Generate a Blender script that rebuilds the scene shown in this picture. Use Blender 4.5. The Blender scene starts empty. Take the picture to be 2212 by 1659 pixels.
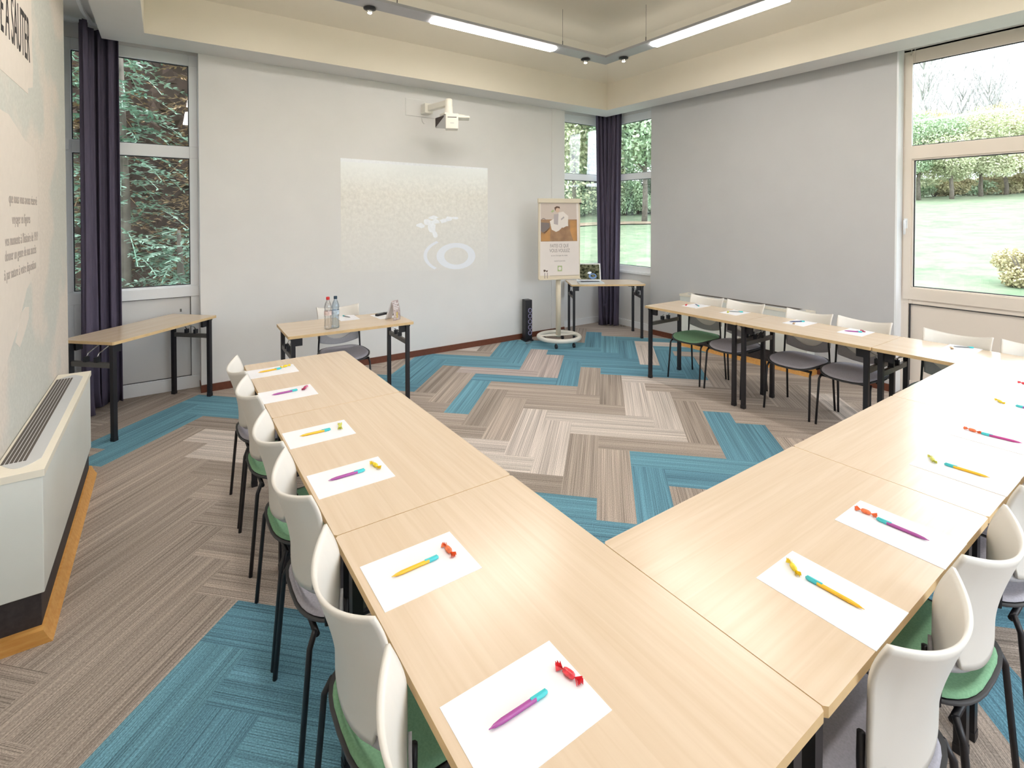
import bpy, bmesh, math, random
import numpy as np
from mathutils import Vector, Matrix
R = math.radians
PI = math.pi
random.seed(7)
rng = np.random.default_rng(11)
SC = bpy.context.scene
COL = SC.collection

# ------------------------------------------------------------------ camera
CAM_H = 1.78
cam = bpy.data.cameras.new('camera')
camo = bpy.data.objects.new('camera', cam)
COL.objects.link(camo)
cam.sensor_width = 36
cam.lens = 1088.4 * 36 / 2212
cam.shift_y = -(829.5 - 486.2) / 2212
cam.clip_start = 0.02
cam.clip_end = 500
camo.location = (0, 0, CAM_H)
YAW = 34.574
camo.rotation_euler = (R(90 - 0.969), 0, R(-YAW))
SC.camera = camo

# ------------------------------------------------------------------ materials
MATS = {}


def _n(nt, t, **kw):
    n = nt.nodes.new(t)
    for k, v in kw.items():
        setattr(n, k, v)
    return n


def mat(name, col, rough=0.5, spec=0.4, metal=0.0, var=0.0, vscale=8.0, bump=0.0, bscale=200.0, emit=None, estr=0.0, stretch=None, col2=None, coat=0.0, trans=0.0):
    """principled material whose base colour wanders between two procedural tones"""
    if name in MATS:
        return MATS[name]
    m = bpy.data.materials.new(name)
    m.use_nodes = True
    nt = m.node_tree
    b = nt.nodes['Principled BSDF']
    c = (*col, 1)
    b.inputs['Base Color'].default_value = c
    b.inputs['Roughness'].default_value = rough
    b.inputs['Specular IOR Level'].default_value = spec
    b.inputs['Metallic'].default_value = metal
    b.inputs['Coat Weight'].default_value = coat
    b.inputs['Coat Roughness'].default_value = 0.15
    b.inputs['Transmission Weight'].default_value = trans
    if emit:
        b.inputs['Emission Color'].default_value = (*emit, 1)
        b.inputs['Emission Strength'].default_value = estr
    tc = _n(nt, 'ShaderNodeTexCoord')
    mp = _n(nt, 'ShaderNodeMapping')
    nt.links.new(tc.outputs['Object'], mp.inputs['Vector'])
    if stretch:
        mp.inputs['Scale'].default_value = stretch
    if var > 0 or col2:
        nz = _n(nt, 'ShaderNodeTexNoise')
        nz.inputs['Scale'].default_value = vscale
        nz.inputs['Detail'].default_value = 4
        nt.links.new(mp.outputs[0], nz.inputs['Vector'])
        rp = _n(nt, 'ShaderNodeValToRGB')
        rp.color_ramp.elements[0].position = 0.3
        rp.color_ramp.elements[1].position = 0.7
        if col2:
            rp.color_ramp.elements[0].color = c
            rp.color_ramp.elements[1].color = (*col2, 1)
        else:
            rp.color_ramp.elements[0].color = (*[x * (1 - var) for x in col], 1)
            rp.color_ramp.elements[1].color = (*[min(1, x * (1 + var)) for x in col], 1)
        nt.links.new(nz.outputs['Fac'], rp.inputs[0])
        nt.links.new(rp.outputs[0], b.inputs['Base Color'])
    if bump > 0:
        nb = _n(nt, 'ShaderNodeTexNoise')
        nb.inputs['Scale'].default_value = bscale
        nt.links.new(mp.outputs[0], nb.inputs['Vector'])
        bp = _n(nt, 'ShaderNodeBump')
        bp.inputs['Strength'].default_value = bump
        bp.inputs['Distance'].default_value = 0.002
        nt.links.new(nb.outputs['Fac'], bp.inputs['Height'])
        nt.links.new(bp.outputs[0], b.inputs['Normal'])
    MATS[name] = m
    return m


def emat(name, col, strength):
    m = bpy.data.materials.new(name)
    m.use_nodes = True
    nt = m.node_tree
    nt.nodes.clear()
    e = _n(nt, 'ShaderNodeEmission')
    e.inputs[0].default_value = (*col, 1)
    e.inputs[1].default_value = strength
    o = _n(nt, 'ShaderNodeOutputMaterial')
    nt.links.new(e.outputs[0], o.inputs[0])
    MATS[name] = m
    return m


def glass_mat(name, tint=(1, 1, 1), refl=0.12, rough=0.0):
    m = bpy.data.materials.new(name)
    m.use_nodes = True
    nt = m.node_tree
    nt.nodes.clear()
    t = _n(nt, 'ShaderNodeBsdfTransparent')
    t.inputs[0].default_value = (*tint, 1)
    g = _n(nt, 'ShaderNodeBsdfGlossy')
    g.inputs['Roughness'].default_value = rough
    f = _n(nt, 'ShaderNodeFresnel')
    f.inputs[0].default_value = 1.45
    mx = _n(nt, 'ShaderNodeMixShader')
    ml = _n(nt, 'ShaderNodeMath', operation='MULTIPLY_ADD')
    ml.inputs[1].default_value = 0.5
    ml.inputs[2].default_value = refl * 0.2
    nt.links.new(f.outputs[0], ml.inputs[0])
    nt.links.new(ml.outputs[0], mx.inputs[0])
    nt.links.new(t.outputs[0], mx.inputs[1])
    nt.links.new(g.outputs[0], mx.inputs[2])
    o = _n(nt, 'ShaderNodeOutputMaterial')
    nt.links.new(mx.outputs[0], o.inputs[0])
    MATS[name] = m
    return m


def wood_top(name, along_x):
    m = bpy.data.materials.new(name)
    m.use_nodes = True
    nt = m.node_tree
    b = nt.nodes['Principled BSDF']
    b.inputs['Roughness'].default_value = 0.22
    b.inputs['IOR'].default_value = 1.6
    tc = _n(nt, 'ShaderNodeTexCoord')
    mp = _n(nt, 'ShaderNodeMapping')
    mp.inputs['Scale'].default_value = (0.9, 26, 26)
    nt.links.new(tc.outputs['Object'], mp.inputs['Vector'])
    n1 = _n(nt, 'ShaderNodeTexNoise')
    n1.inputs['Scale'].default_value = 2.2
    n1.inputs['Detail'].default_value = 6
    n1.inputs['Distortion'].default_value = 0.6
    nt.links.new(mp.outputs[0], n1.inputs['Vector'])
    rp = _n(nt, 'ShaderNodeValToRGB')
    rp.color_ramp.elements[0].position = 0.25
    rp.color_ramp.elements[1].position = 0.72
    rp.color_ramp.elements[0].color = (0.615, 0.48, 0.35, 1)
    rp.color_ramp.elements[1].color = (0.68, 0.55, 0.42, 1)
    nt.links.new(n1.outputs['Fac'], rp.inputs[0])
    nt.links.new(rp.outputs[0], b.inputs['Base Color'])
    MATS[name] = m
    return m


def carpet_mat():
    m = bpy.data.materials.new('carpet_planks')
    m.use_nodes = True
    nt = m.node_tree
    L = nt.links.new
    b = nt.nodes['Principled BSDF']
    b.inputs['Roughness'].default_value = 0.95
    b.inputs['Specular IOR Level'].default_value = 0.1
    at = _n(nt, 'ShaderNodeAttribute', attribute_name='plank_col')
    uv = _n(nt, 'ShaderNodeUVMap', uv_map='plank')
    sx = _n(nt, 'ShaderNodeSeparateXYZ')
    L(uv.outputs[0], sx.inputs[0])

    def stripes(su, sv, detail, lo, hi, p0, p1):
        cx = _n(nt, 'ShaderNodeCombineXYZ')
        a = _n(nt, 'ShaderNodeMath', operation='MULTIPLY')
        a.inputs[1].default_value = su
        c = _n(nt, 'ShaderNodeMath', operation='MULTIPLY')
        c.inputs[1].default_value = sv
        L(sx.outputs[0], a.inputs[0])
        L(sx.outputs[1], c.inputs[0])
        L(a.outputs[0], cx.inputs[0])
        L(c.outputs[0], cx.inputs[1])
        nz = _n(nt, 'ShaderNodeTexNoise')
        nz.inputs['Scale'].default_value = 1
        nz.inputs['Detail'].default_value = detail
        L(cx.outputs[0], nz.inputs['Vector'])
        mr = _n(nt, 'ShaderNodeMapRange')
        mr.inputs['From Min'].default_value = p0
        mr.inputs['From Max'].default_value = p1
        mr.inputs['To Min'].default_value = lo
        mr.inputs['To Max'].default_value = hi
        L(nz.outputs['Fac'], mr.inputs['Value'])
        return mr.outputs[0]
    s1 = stripes(0.35, 22, 2, 0.78, 1.22, 0.3, 0.7)      # broad tonal bands
    s2 = stripes(0.8, 230, 1, 0.66, 1.18, 0.34, 0.57)    # fine ribs
    s3 = stripes(150, 230, 0, 0.78, 1.22, 0.25, 0.75)   # tuft grain
    m1 = _n(nt, 'ShaderNodeMath', operation='MULTIPLY')
    L(s1, m1.inputs[0])
    L(s2, m1.inputs[1])
    m2 = _n(nt, 'ShaderNodeMath', operation='MULTIPLY')
    L(m1.outputs[0], m2.inputs[0])
    L(s3, m2.inputs[1])
    vm = _n(nt, 'ShaderNodeVectorMath', operation='SCALE')
    L(at.outputs['Color'], vm.inputs[0])
    L(m2.outputs[0], vm.inputs['Scale'])
    L(vm.outputs[0], b.inputs['Base Color'])
    return m


# ------------------------------------------------------------------ mesh builder
class MB:
    def __init__(s):
        s.v = []
        s.f = []
        s.mi = []
        s.mats = []
        s.sm = []

    def m(s, material):
        if material not in s.mats:
            s.mats.append(material)
        return s.mats.index(material)

    def add(s, vs, fs, material, smooth=False):
        o = len(s.v)
        k = s.m(material)
        s.v += [tuple(p) for p in vs]
        for f in fs:
            s.f.append([i + o for i in f])
            s.mi.append(k)
            s.sm.append(smooth)
        return s

    def box(s, x0, x1, y0, y1, z0, z1, material, M=None):
        vs = [Vector(p) for p in ((x0, y0, z0), (x1, y0, z0), (x1, y1, z0), (x0, y1, z0), (x0, y0, z1), (x1, y0, z1), (x1, y1, z1), (x0, y1, z1))]
        if M:
            vs = [M @ p for p in vs]
        return s.add(vs, [(3, 2, 1, 0), (4, 5, 6, 7), (0, 1, 5, 4), (1, 2, 6, 5), (2, 3, 7, 6), (3, 0, 4, 7)], material)

    def prism(s, poly, z0, z1, material, M=None):
        n = len(poly)
        vs = [Vector((p[0], p[1], z0)) for p in poly] + [Vector((p[0], p[1], z1)) for p in poly]
        if M:
            vs = [M @ p for p in vs]
        fs = [tuple(range(n - 1, -1, -1)), tuple(range(n, 2 * n))] + [(i, (i + 1) % n, n + (i + 1) % n, n + i) for i in range(n)]
        return s.add(vs, fs, material)

    def tube(s, path, r, material, n=8, closed=False, square=False):
        pts = [Vector(p) for p in path]
        k = len(pts)
        rr = r if isinstance(r, (list, tuple)) else [r] * k
        if square:
            n = 4
        vs = []
        up0 = None
        for i, p in enumerate(pts):
            if closed:
                t = (pts[(i + 1) % k] - pts[i - 1]).normalized()
            else:
                t = (pts[min(i + 1, k - 1)] - pts[max(i - 1, 0)]).normalized()
            if up0 is None:
                up0 = Vector((1, 0, 0)) if abs(t.z) > 0.9 else Vector((0, 0, 1))
            a = t.cross(up0)
            if a.length < 1e-4:
                a = t.cross(Vector((0, 1, 0)))
            a.normalize()
            b = a.cross(t).normalized()
            up0 = b
            for j in range(n):
                th = 2 * PI * (j + (0.5 if square else 0)) / n
                q = rr[i] * (2 ** .5 if square else 1)
                vs.append(p + a * (math.cos(th) * q) + b * (math.sin(th) * q))
        fs = []
        for i in range(k if closed else k - 1):
            for j in range(n):
                i2 = (i + 1) % k
                fs.append((i * n + j, i * n + (j + 1) % n, i2 * n + (j + 1) % n, i2 * n + j))
        if not closed:
            fs.append(tuple(range(n - 1, -1, -1)))
            fs.append(tuple((k - 1) * n + j for j in range(n)))
        return s.add(vs, fs, material, smooth=not square)

    def lathe(s, prof, material, n=16, M=None, cap=True):
        vs = []
        for r, z in prof:
            for j in range(n):
                th = 2 * PI * j / n
                p = Vector((r * math.cos(th), r * math.sin(th), z))
                vs.append(M @ p if M else p)
        fs = []
        k = len(prof)
        for i in range(k - 1):
            for j in range(n):
                fs.append((i * n + j, i * n + (j + 1) % n, (i + 1) * n + (j + 1) % n, (i + 1) * n + j))
        s.add(vs, fs, material, smooth=True)
        if cap:
            s.add(vs[:n], [tuple(range(n - 1, -1, -1))], material)
            s.add(vs[-n:], [tuple(range(n))], material)
        return s

    def grid(s, fn, nu, nv, material, smooth=True):
        vs = [fn(i / nu, j / nv) for j in range(nv + 1) for i in range(nu + 1)]
        fs = [(j * (nu + 1) + i, j * (nu + 1) + i + 1, (j + 1) * (nu + 1) + i + 1, (j + 1) * (nu + 1) + i) for j in range(nv) for i in range(nu)]
        return s.add(vs, fs, material, smooth)

    def mesh(s, name):
        me = bpy.data.meshes.new(name)
        me.from_pydata(s.v, [], s.f)
        for mm in s.mats:
            me.materials.append(mm)
        me.polygons.foreach_set('material_index', s.mi)
        me.polygons.foreach_set('use_smooth', s.sm)
        me.update()
        return me

    def build(s, name, parent=None, bevel=0.0, loc=None, solid=0.0, sub=0):
        o = bpy.data.objects.new(name, s.mesh(name))
        COL.objects.link(o)
        if parent:
            o.parent = parent
        if loc:
            o.location = loc
        if solid:
            md = o.modifiers.new('thick', 'SOLIDIFY')
            md.thickness = solid
            md.offset = 0
        if bevel:
            md = o.modifiers.new('bevel', 'BEVEL')
            md.width = bevel
            md.segments = 2
            md.limit_method = 'ANGLE'
        if sub:
            md = o.modifiers.new('sub', 'SUBSURF')
            md.levels = md.render_levels = sub
        return o


def tag(o, label, cat, group=None, kind=None):
    o['label'] = label
    o['category'] = cat
    if group:
        o['group'] = group
    if kind:
        o['kind'] = kind
    return o


def struct(o, label=None, cat=None):
    o['kind'] = 'structure'
    if label:
        o['label'] = label
    if cat:
        o['category'] = cat
    return o


def thing(name, label, cat, loc=(0, 0, 0), rz=0.0, group=None):
    o = bpy.data.objects.new(name, None)
    o.empty_display_size = 0.1
    COL.objects.link(o)
    o.location = loc
    o.rotation_euler = (0, 0, rz)
    return tag(o, label, cat, group)


def dup(root, loc, rz, label, group=None):
    def cp(o, par):
        c = o.copy()
        COL.objects.link(c)
        if par:
            c.parent = par
        for ch in [x for x in kids.get(o.name, [])]:
            cp(ch, c)
        return c
    kids = {}
    for o in list(bpy.data.objects):
        if o.parent:
            kids.setdefault(o.parent.name, []).append(o)
    r = cp(root, None)
    r.location = loc
    r.rotation_euler = (0, 0, rz)
    r['label'] = label
    if group:
        r['group'] = group
    return r


def setlabel(o, t):
    o['label'] = t
    return o


# ------------------------------------------------------------------ palette
white_paint = mat('wall_paint_warm_white', (0.75, 0.74, 0.735), 0.75, 0.2, var=0.015, vscale=3, bump=0.05, bscale=300)
grey_wall = mat('wall_cool_grey', (0.56, 0.56, 0.575), 0.75, 0.2, var=0.015, vscale=3, bump=0.05, bscale=300)  # right-hand wall, darker and cooler than the warm white
plaster = mat('ceiling_paint_cream', (0.755, 0.70, 0.60), 0.85, 0.15, var=0.02, vscale=1.5)
soffit_paint = mat('soffit_paint', (0.74, 0.735, 0.73), 0.8, 0.2, var=0.01)
frame_white = mat('window_frame_white', (0.87, 0.89, 0.92), 0.35, 0.5)
frame_cream = mat('window_frame_cream', (0.78, 0.70, 0.62), 0.35, 0.5)
gasket = mat('window_gasket', (0.03, 0.03, 0.035), 0.6)
glass = glass_mat('window_glass')
brown = mat('skirting_brown', (0.15, 0.05, 0.028), 0.5, 0.4, var=0.1, vscale=30)
oak_trim = mat('oak_trim', (0.62, 0.29, 0.07), 0.45, 0.4, col2=(0.72, 0.40, 0.12), vscale=9, stretch=(6, 1, 6))
black_metal = mat('black_metal', (0.013, 0.012, 0.016), 0.42, 0.5, var=0.1)
chrome = mat('chrome_wire', (0.7, 0.7, 0.7), 0.25, 0.5, metal=1.0)
steel = mat('galvanised_bar', (0.16, 0.15, 0.14), 0.4, 0.5, metal=0.6)
shell_mat = mat('chair_shell_cream', (0.71, 0.685, 0.645), 0.42, 0.45, var=0.01)
pad_mat = mat('chair_pad_grey', (0.47, 0.47, 0.50), 0.85, 0.2, var=0.06, vscale=120)
seat_grey = mat('seat_fabric_grey', (0.44, 0.43, 0.49), 0.9, 0.15, var=0.1, vscale=160)
seat_green = mat('seat_fabric_green', (0.24, 0.45, 0.28), 0.9, 0.15, var=0.1, vscale=160)
seat_base = mat('seat_base_charcoal', (0.07, 0.07, 0.075), 0.55, 0.3, var=0.05)
paper_mat = mat('paper_white', (0.80, 0.80, 0.84), 0.6, 0.25, var=0.008)
teal_plastic = mat('teal_plastic', (0.06, 0.52, 0.56), 0.25, 0.5)
curtain_mat = mat('curtain_plum', (0.10, 0.085, 0.13), 0.8, 0.25, var=0.12, vscale=60, stretch=(1, 1, 0.1))
alu = mat('lamp_profile_aluminium', (0.42, 0.42, 0.45), 0.45, 0.5, metal=0.3, var=0.03)
lamp_e = emat('lamp_diffuser_light', (1.0, 0.945, 0.87), 35)
uplight_e = emat('lamp_uplight', (1.0, 0.93, 0.83), 9)
spot_e = emat('spot_light_bulb', (1.0, 0.9, 0.75), 12)
fcu_white = mat('convector_cream', (0.80, 0.75, 0.64), 0.45, 0.4, var=0.01)
fcu_front = mat('convector_front', (0.74, 0.755, 0.72), 0.45, 0.4, var=0.01)
fcu_dark = mat('convector_plinth', (0.045, 0.038, 0.04), 0.6, 0.3, var=0.2, vscale=40)
woodx = wood_top('maple_laminate_lengthwise', True)
wood_edge = mat('maple_edge', (0.66, 0.47, 0.25), 0.5, 0.35, var=0.06, vscale=20)
carpet = carpet_mat()

# ------------------------------------------------------------------ constants of the room
YA, XB = 5.95, 6.06          # wall planes
YW, XW = 6.18, 6.20          # window planes
XM, YM = -0.60, 4.95         # mural wall and where it ends
XL = -0.80                   # outer left wall behind it
ZS = 3.41                    # soffit underside
YS = -2.6                    # wall behind the camera
T = 0.797                    # table top height
TH = 0.024

# ------------------------------------------------------------------ floor of herringbone carpet planks
W_, U0, V0 = 0.232, 4.36, -1.35
TEAL = {('H', 0, 11), ('V', 4, 8), ('H', 4, 7), ('H', 3, 14), ('H', 4, 15), ('V', 7, 11), ('V', 6, 10), ('H', 7, 10), ('H', 8, 11), ('V', 10, 6), ('V', 11, 7),
        ('V', 9, 5), ('V', 8, 4), ('V', 7, 3), ('V', 6, 2), ('H', 11, 6), ('H', 10, 5), ('H', 9, 4), ('H', 7, 2), ('H', 6, 1), ('V', 13, 1), ('V', 11, -1),
        ('H', -2, 1), ('H', -3, 0), ('V', -3, 1), ('V', -4, 0), ('H', -7, 4), ('V', -7, 5), ('V', -8, 4), ('V', -6, 6), ('V', -11, 9), ('V', -12, 8), ('V', -13, 7),
        ('H', -15, 12), ('H', -16, 11), ('H', -17, 10), ('H', -5, 22), ('H', -6, 21), ('V', -1, 19), ('V', -2, 18), ('V', 3, 15), ('V', 2, 14), ('H', -1, 18),
        ('V', -8, -4), ('H', -12, -1), ('V', -7, -3), ('V', -14, 6), ('H', -18, 9)}
LIGHT = {('V', 0, 4), ('V', -1, 3), ('H', 1, 4), ('H', 0, 3), ('H', -3, 8), ('H', -4, 7), ('V', -4, 8), ('V', -3, 9), ('H', 8, 3), ('V', 12, 0), ('V', -5, 15), ('V', -4, 16),
         ('V', 9, 13), ('H', 6, 17), ('V', 5, 1), ('H', 1, -4)}
PINK = {('H', 6, 9), ('H', 5, 8), ('V', 5, 9)}


def build_floor():
    vs, fs, cols, uvs = [], [], [], []
    s2 = 2 ** -.5
    r2 = random.Random(3)

    def xy(a, b):
        u = U0 + a * W_
        v = V0 + b * W_
        return ((u - v) * s2, (u + v) * s2, 0.0)
    for b in range(-22, 48):
        for a in range(-40, 30):
            mm = (a - b + 3) % 8
            if mm == 0:
                k, da, db = ('H', a, b), 4, 1
            elif mm == 7:
                k, da, db = ('V', a, b), 1, 4
            else:
                continue
            q = [xy(a, b), xy(a + da, b), xy(a + da, b + db), xy(a, b + db)]
            if max(p[0] for p in q) < XL or min(p[0] for p in q) > 6.5 or max(p[1] for p in q) < YS or min(p[1] for p in q) > 6.5:
                continue
            t = r2.random()
            if k in TEAL:
                c = (0.125 + 0.03 * t, 0.27 + 0.06 * t, 0.36 + 0.06 * t)
            elif k in LIGHT:
                c = (0.56 + .05 * t, 0.50 + .04 * t, 0.46 + .04 * t)
            elif k in PINK:
                c = (0.47, 0.40, 0.38)
            else:
                g = 0.88 + 0.3 * t
                c = (0.385 * g, 0.325 * g, 0.285 * g)
            i = len(vs)
            vs += q
            fs.append((i, i + 1, i + 2, i + 3))
            cols.append(c)
            o = r2.random() * 50
            if da == 4:
                uvs += [(o, o), (o + 4 * W_, o), (o + 4 * W_, o + W_), (o, o + W_)]
            else:
                uvs += [(o, o), (o, o + W_), (o + 4 * W_, o + W_), (o + 4 * W_, o)]
    me = bpy.data.meshes.new('floor')
    me.from_pydata(vs, [], fs)
    ul = me.uv_layers.new(name='plank')
    for li, uvv in enumerate(uvs):
        ul.data[li].uv = uvv
    ca = me.color_attributes.new('plank_col', 'FLOAT_COLOR', 'CORNER')
    for li in range(len(uvs)):
        ca.data[li].color = (*cols[li // 4], 1)
    me.materials.append(carpet)
    bm = bmesh.new()
    bm.from_mesh(me)
    for co, no in (((XL, 0, 0), (-1, 0, 0)), ((XW + .06, 0, 0), (1, 0, 0)), ((0, YS, 0), (0, -1, 0)), ((0, YW + .06, 0), (0, 1, 0))):
        bmesh.ops.bisect_plane(bm, geom=bm.verts[:] + bm.edges[:] + bm.faces[:], plane_co=co, plane_no=no, clear_outer=True)
    bm.to_mesh(me)
    bm.free()
    o = bpy.data.objects.new('floor', me)
    COL.objects.link(o)
    struct(o, 'herringbone carpet of taupe planks with teal planks zigzagging through it', 'floor')


build_floor()

# ------------------------------------------------------------------ walls
TOP = 4.25
b = MB()
b.box(0.29, 5.08, YA, YA + .35, 0, TOP, white_paint)
b.box(4.83, 5.08, YA - .006, YA, 0.075, ZS, white_paint)
struct(b.build('wall_back'), 'warm white wall carrying the projected picture', 'wall')
b = MB()
b.box(XL, 0.29, YW - .01, YW + .2, 3.44, TOP, white_paint)        # over window 1
b.box(5.08, XW + .2, YW - .01, YW + .2, 3.42, TOP, white_paint)   # over the corner window
b.box(5.08, XW + .2, YW, YW + .2, 0, 0.87, white_paint)           # under the corner window
struct(b.build('wall_back_recess'), 'white wall above and below the recessed back windows', 'wall')
b = MB()
b.box(XB, XB + .34, 1.99, 5.09, 0, TOP, grey_wall)
struct(b.build('wall_right'), 'blank grey wall right of the corner window', 'wall')
b = MB()
b.box(XW - .01, XW + .2, 5.09, YW - .01, 3.42, TOP, white_paint)
b.box(XW, XW + .2, 5.09, YW, 0, 0.87, white_paint)
b.box(XW, XW + .2, -1.3, 1.99, 3.44, TOP, white_paint)
b.box(XB, XB + .34, YS, -1.3, 0, TOP, grey_wall)
struct(b.build('wall_right_recess'), 'white wall around the recessed right windows', 'wall')
b = MB()
b.box(XL - .2, XL, YM, YW + .2, 0, TOP, white_paint)
struct(b.build('wall_left_recess'), 'white return wall behind the mural partition', 'wall')
b = MB()
b.box(XL - .2, 6.4, YS - .2, YS, 0, 0.9, white_paint)
b.box(XL - .2, 6.4, YS - .2, YS, 3.35, TOP, white_paint)
b.box(XL - .2, 0.9, YS - .2, YS, 0.9, 3.35, white_paint)
b.box(5.4, 6.4, YS - .2, YS, 0.9, 3.35, white_paint)
struct(b.build('wall_front'), 'white wall behind the camera', 'wall')


def mural_mat():
    m = bpy.data.materials.new('mural_print')
    m.use_nodes = True
    nt = m.node_tree
    L = nt.links.new
    bs = nt.nodes['Principled BSDF']
    bs.inputs['Roughness'].default_value = 0.7
    bs.inputs['Specular IOR Level'].default_value = 0.2
    tc = _n(nt, 'ShaderNodeTexCoord')
    n1 = _n(nt, 'ShaderNodeTexNoise')
    n1.inputs['Scale'].default_value = 1.1
    n1.inputs['Detail'].default_value = 3
    L(tc.outputs['Object'], n1.inputs['Vector'])
    r1 = _n(nt, 'ShaderNodeValToRGB')
    r1.color_ramp.elements[0].position = 0.46
    r1.color_ramp.elements[0].color = (0.69, 0.62, 0.555, 1)
    r1.color_ramp.elements[1].position = 0.53
    r1.color_ramp.elements[1].color = (0.585, 0.58, 0.535, 1)
    L(n1.outputs['Fac'], r1.inputs[0])
    v = _n(nt, 'ShaderNodeTexVoronoi')
    v.inputs['Scale'].default_value = 55
    L(tc.outputs['Object'], v.inputs['Vector'])
    mr = _n(nt, 'ShaderNodeMapRange')
    mr.inputs['To Min'].default_value = 0.93
    mr.inputs['To Max'].default_value = 1.06
    L(v.outputs['Distance'], mr.inputs[0])
    sc = _n(nt, 'ShaderNodeVectorMath', operation='SCALE')
    L(r1.outputs[0], sc.inputs[0])
    L(mr.outputs[0], sc.inputs['Scale'])
    L(sc.outputs[0], bs.inputs['Base Color'])
    return m


mural = mural_mat()
peach = mat('mural_patch_cream', (0.715, 0.645, 0.58), 0.7, 0.2, var=0.02, vscale=20)
ink = mat('mural_ink', (0.045, 0.04, 0.04), 0.7, 0.1)
ink_soft = mat('mural_ink_soft', (0.42, 0.37, 0.34), 0.7, 0.1)
b = MB()
b.box(XL, XM, YS, YM, 0, TOP, mural)


def wallpoly(pts, e=0.001):
    n = len(pts)
    vs = [(XM, y, z) for y, z in pts] + [(XM + e, y, z) for y, z in pts]
    b.add(vs, [tuple(range(n, 2 * n))] + [(i, (i + 1) % n, n + (i + 1) % n, n + i) for i in range(n)], peach)


wallpoly([(1.5, 3.30), (1.5, 2.44), (3.25, 2.44), (3.72, 2.44), (3.72, 2.47), (3.84, 2.50), (3.86, 2.62), (3.84, 2.7), (3.84, 3.05), (3.80, 3.30)])
wallpoly([(1.5, 2.24), (3.3, 2.26), (3.62, 2.18), (3.86, 2.16), (3.92, 2.02), (3.94, 1.86), (3.90, 1.72), (3.96, 1.62), (3.94, 1.50), (3.80, 1.46), (3.62, 1.40), (3.42, 1.24), (3.2, 1.12), (2.4, 0.8), (1.5, 0.9)])
wallpoly([(3.36, 1.17), (3.47, 1.29), (3.58, 1.31), (3.66, 1.30), (3.65, 1.24), (3.53, 1.17), (3.44, 1.13)])
wl = b.build('wall_left')
struct(wl, 'pale mural wall with large lettering, printed in beige and sage', 'wall')


def text(name, body, size, M, material, parent=None, sx=1.0, align='CENTER', extrude=0.0006):
    c = bpy.data.curves.new(name, 'FONT')
    c.body = body
    c.size = size
    c.align_x = align
    c.extrude = extrude
    c.materials.append(material)
    tmp = bpy.data.objects.new(name, c)
    me = bpy.data.meshes.new_from_object(tmp)
    bpy.data.objects.remove(tmp)
    o = bpy.data.objects.new(name, me)
    COL.objects.link(o)
    if parent:
        o.parent = parent
    o.matrix_local = M @ Matrix.Diagonal((sx, 1, 1, 1))
    return o


# text on the left wall reads along +y and faces +x
def wallM(y, z):
    return Matrix(((0, 0, 1, XM + .0015), (1, 0, 0, y), (0, 1, 0, z), (0, 0, 0, 1)))


text('mural_headline', 'E À SAUTER', 0.34, wallM(3.775, 2.62), ink, wl, sx=0.335, align='RIGHT')
for k, (s_, y_, z_) in enumerate((('que nous vous avons réservé', 3.90, 1.845), ('voyager en figures', 3.72, 1.745), ("vos moments à l'histoire de 1919", 3.91, 1.645), ('donner un genre de nos succès', 3.86, 1.575), ("à par nature à votre disposition", 3.85, 1.49))):
    text('mural_paragraph', s_, 0.072, wallM(y_, z_), ink_soft, wl, sx=0.74, align='RIGHT')

# ------------------------------------------------------------------ ceiling
b = MB()
BX0, BX1, BY0, BY1 = -0.135, 5.60, -2.2, 5.56        # bulkhead faces
ZB, ZC = 3.81, 4.07
SL = 0.60


def ring(x0, x1, y0, y1, z):
    return [(x0, y0, z), (x1, y0, z), (x1, y1, z), (x0, y1, z)]


def band(r0, r1, m_):
    b.add(r0 + r1, [(i, (i + 1) % 4, 4 + (i + 1) % 4, 4 + i) for i in range(4)], m_)


r0 = ring(BX0, BX1, BY0, BY1, ZS)
r1 = ring(BX0, BX1, BY0, BY1, ZB)
r2_ = ring(BX0 + SL, BX1 - SL, BY0 + SL, BY1 - SL, ZC)
band(r0, r1, plaster)
band(r1, r2_, plaster)
b.add(r2_, [(0, 1, 2, 3)], plaster)
SX0, SX1, SY0, SY1 = -0.46, 5.975, YS, YA
so = ring(SX0, SX1, SY0, SY1, ZS)
band(so, r0, soffit_paint)
so2 = ring(SX0, SX1, SY0, SY1, ZS + .16)
band(so2, so, soffit_paint)
so3 = ring(XL - .1, XW + .15, YS - .1, YW + .15, ZS + .16)
band(so3, so2, soffit_paint)
b.box(XL - .2, XW + .25, YS - .2, YW + .25, TOP, TOP + .1, plaster)  # unseen slab over the room, added to block sky light
struct(b.build('ceiling'), 'cream tray ceiling with dropped white soffit around its edge', 'ceiling')

# ------------------------------------------------------------------ baseboards
b = MB()
b.box(0.30, 5.08, YA - .014, YA, 0, 0.075, brown)
b.box(0.285, 0.30, YA - .014, YA + .2, 0, 0.075, brown)
struct(b.build('baseboard_back'), 'dark brown skirting along the projector wall', 'baseboard')
b = MB()
b.box(XB - .014, XB, 1.985, 2.72, 0, 0.075, brown)
b.box(XB - .014, XB, 4.44, 5.095, 0, 0.075, brown)
struct(b.build('baseboard_right'), 'dark brown skirting along the grey wall', 'baseboard')
b = MB()
b.box(5.08, XW, YW - .03, YW, 0, 0.10, frame_white)
b.box(XW - .03, XW, 5.09, YW - .03, 0, 0.10, frame_white)
struct(b.build('trim_1'), 'white skirting under the corner window', 'trim')


# ------------------------------------------------------------------ windows
def frame_bar(b, axis, plane, a0, a1, z0, z1, d, m_, off=0.0):
    if axis == 'x':
        b.box(a0, a1, plane + off, plane + d + off, z0, z1, m_)
    else:
        b.box(plane + off, plane + d + off, a0, a1, z0, z1, m_)


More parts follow.
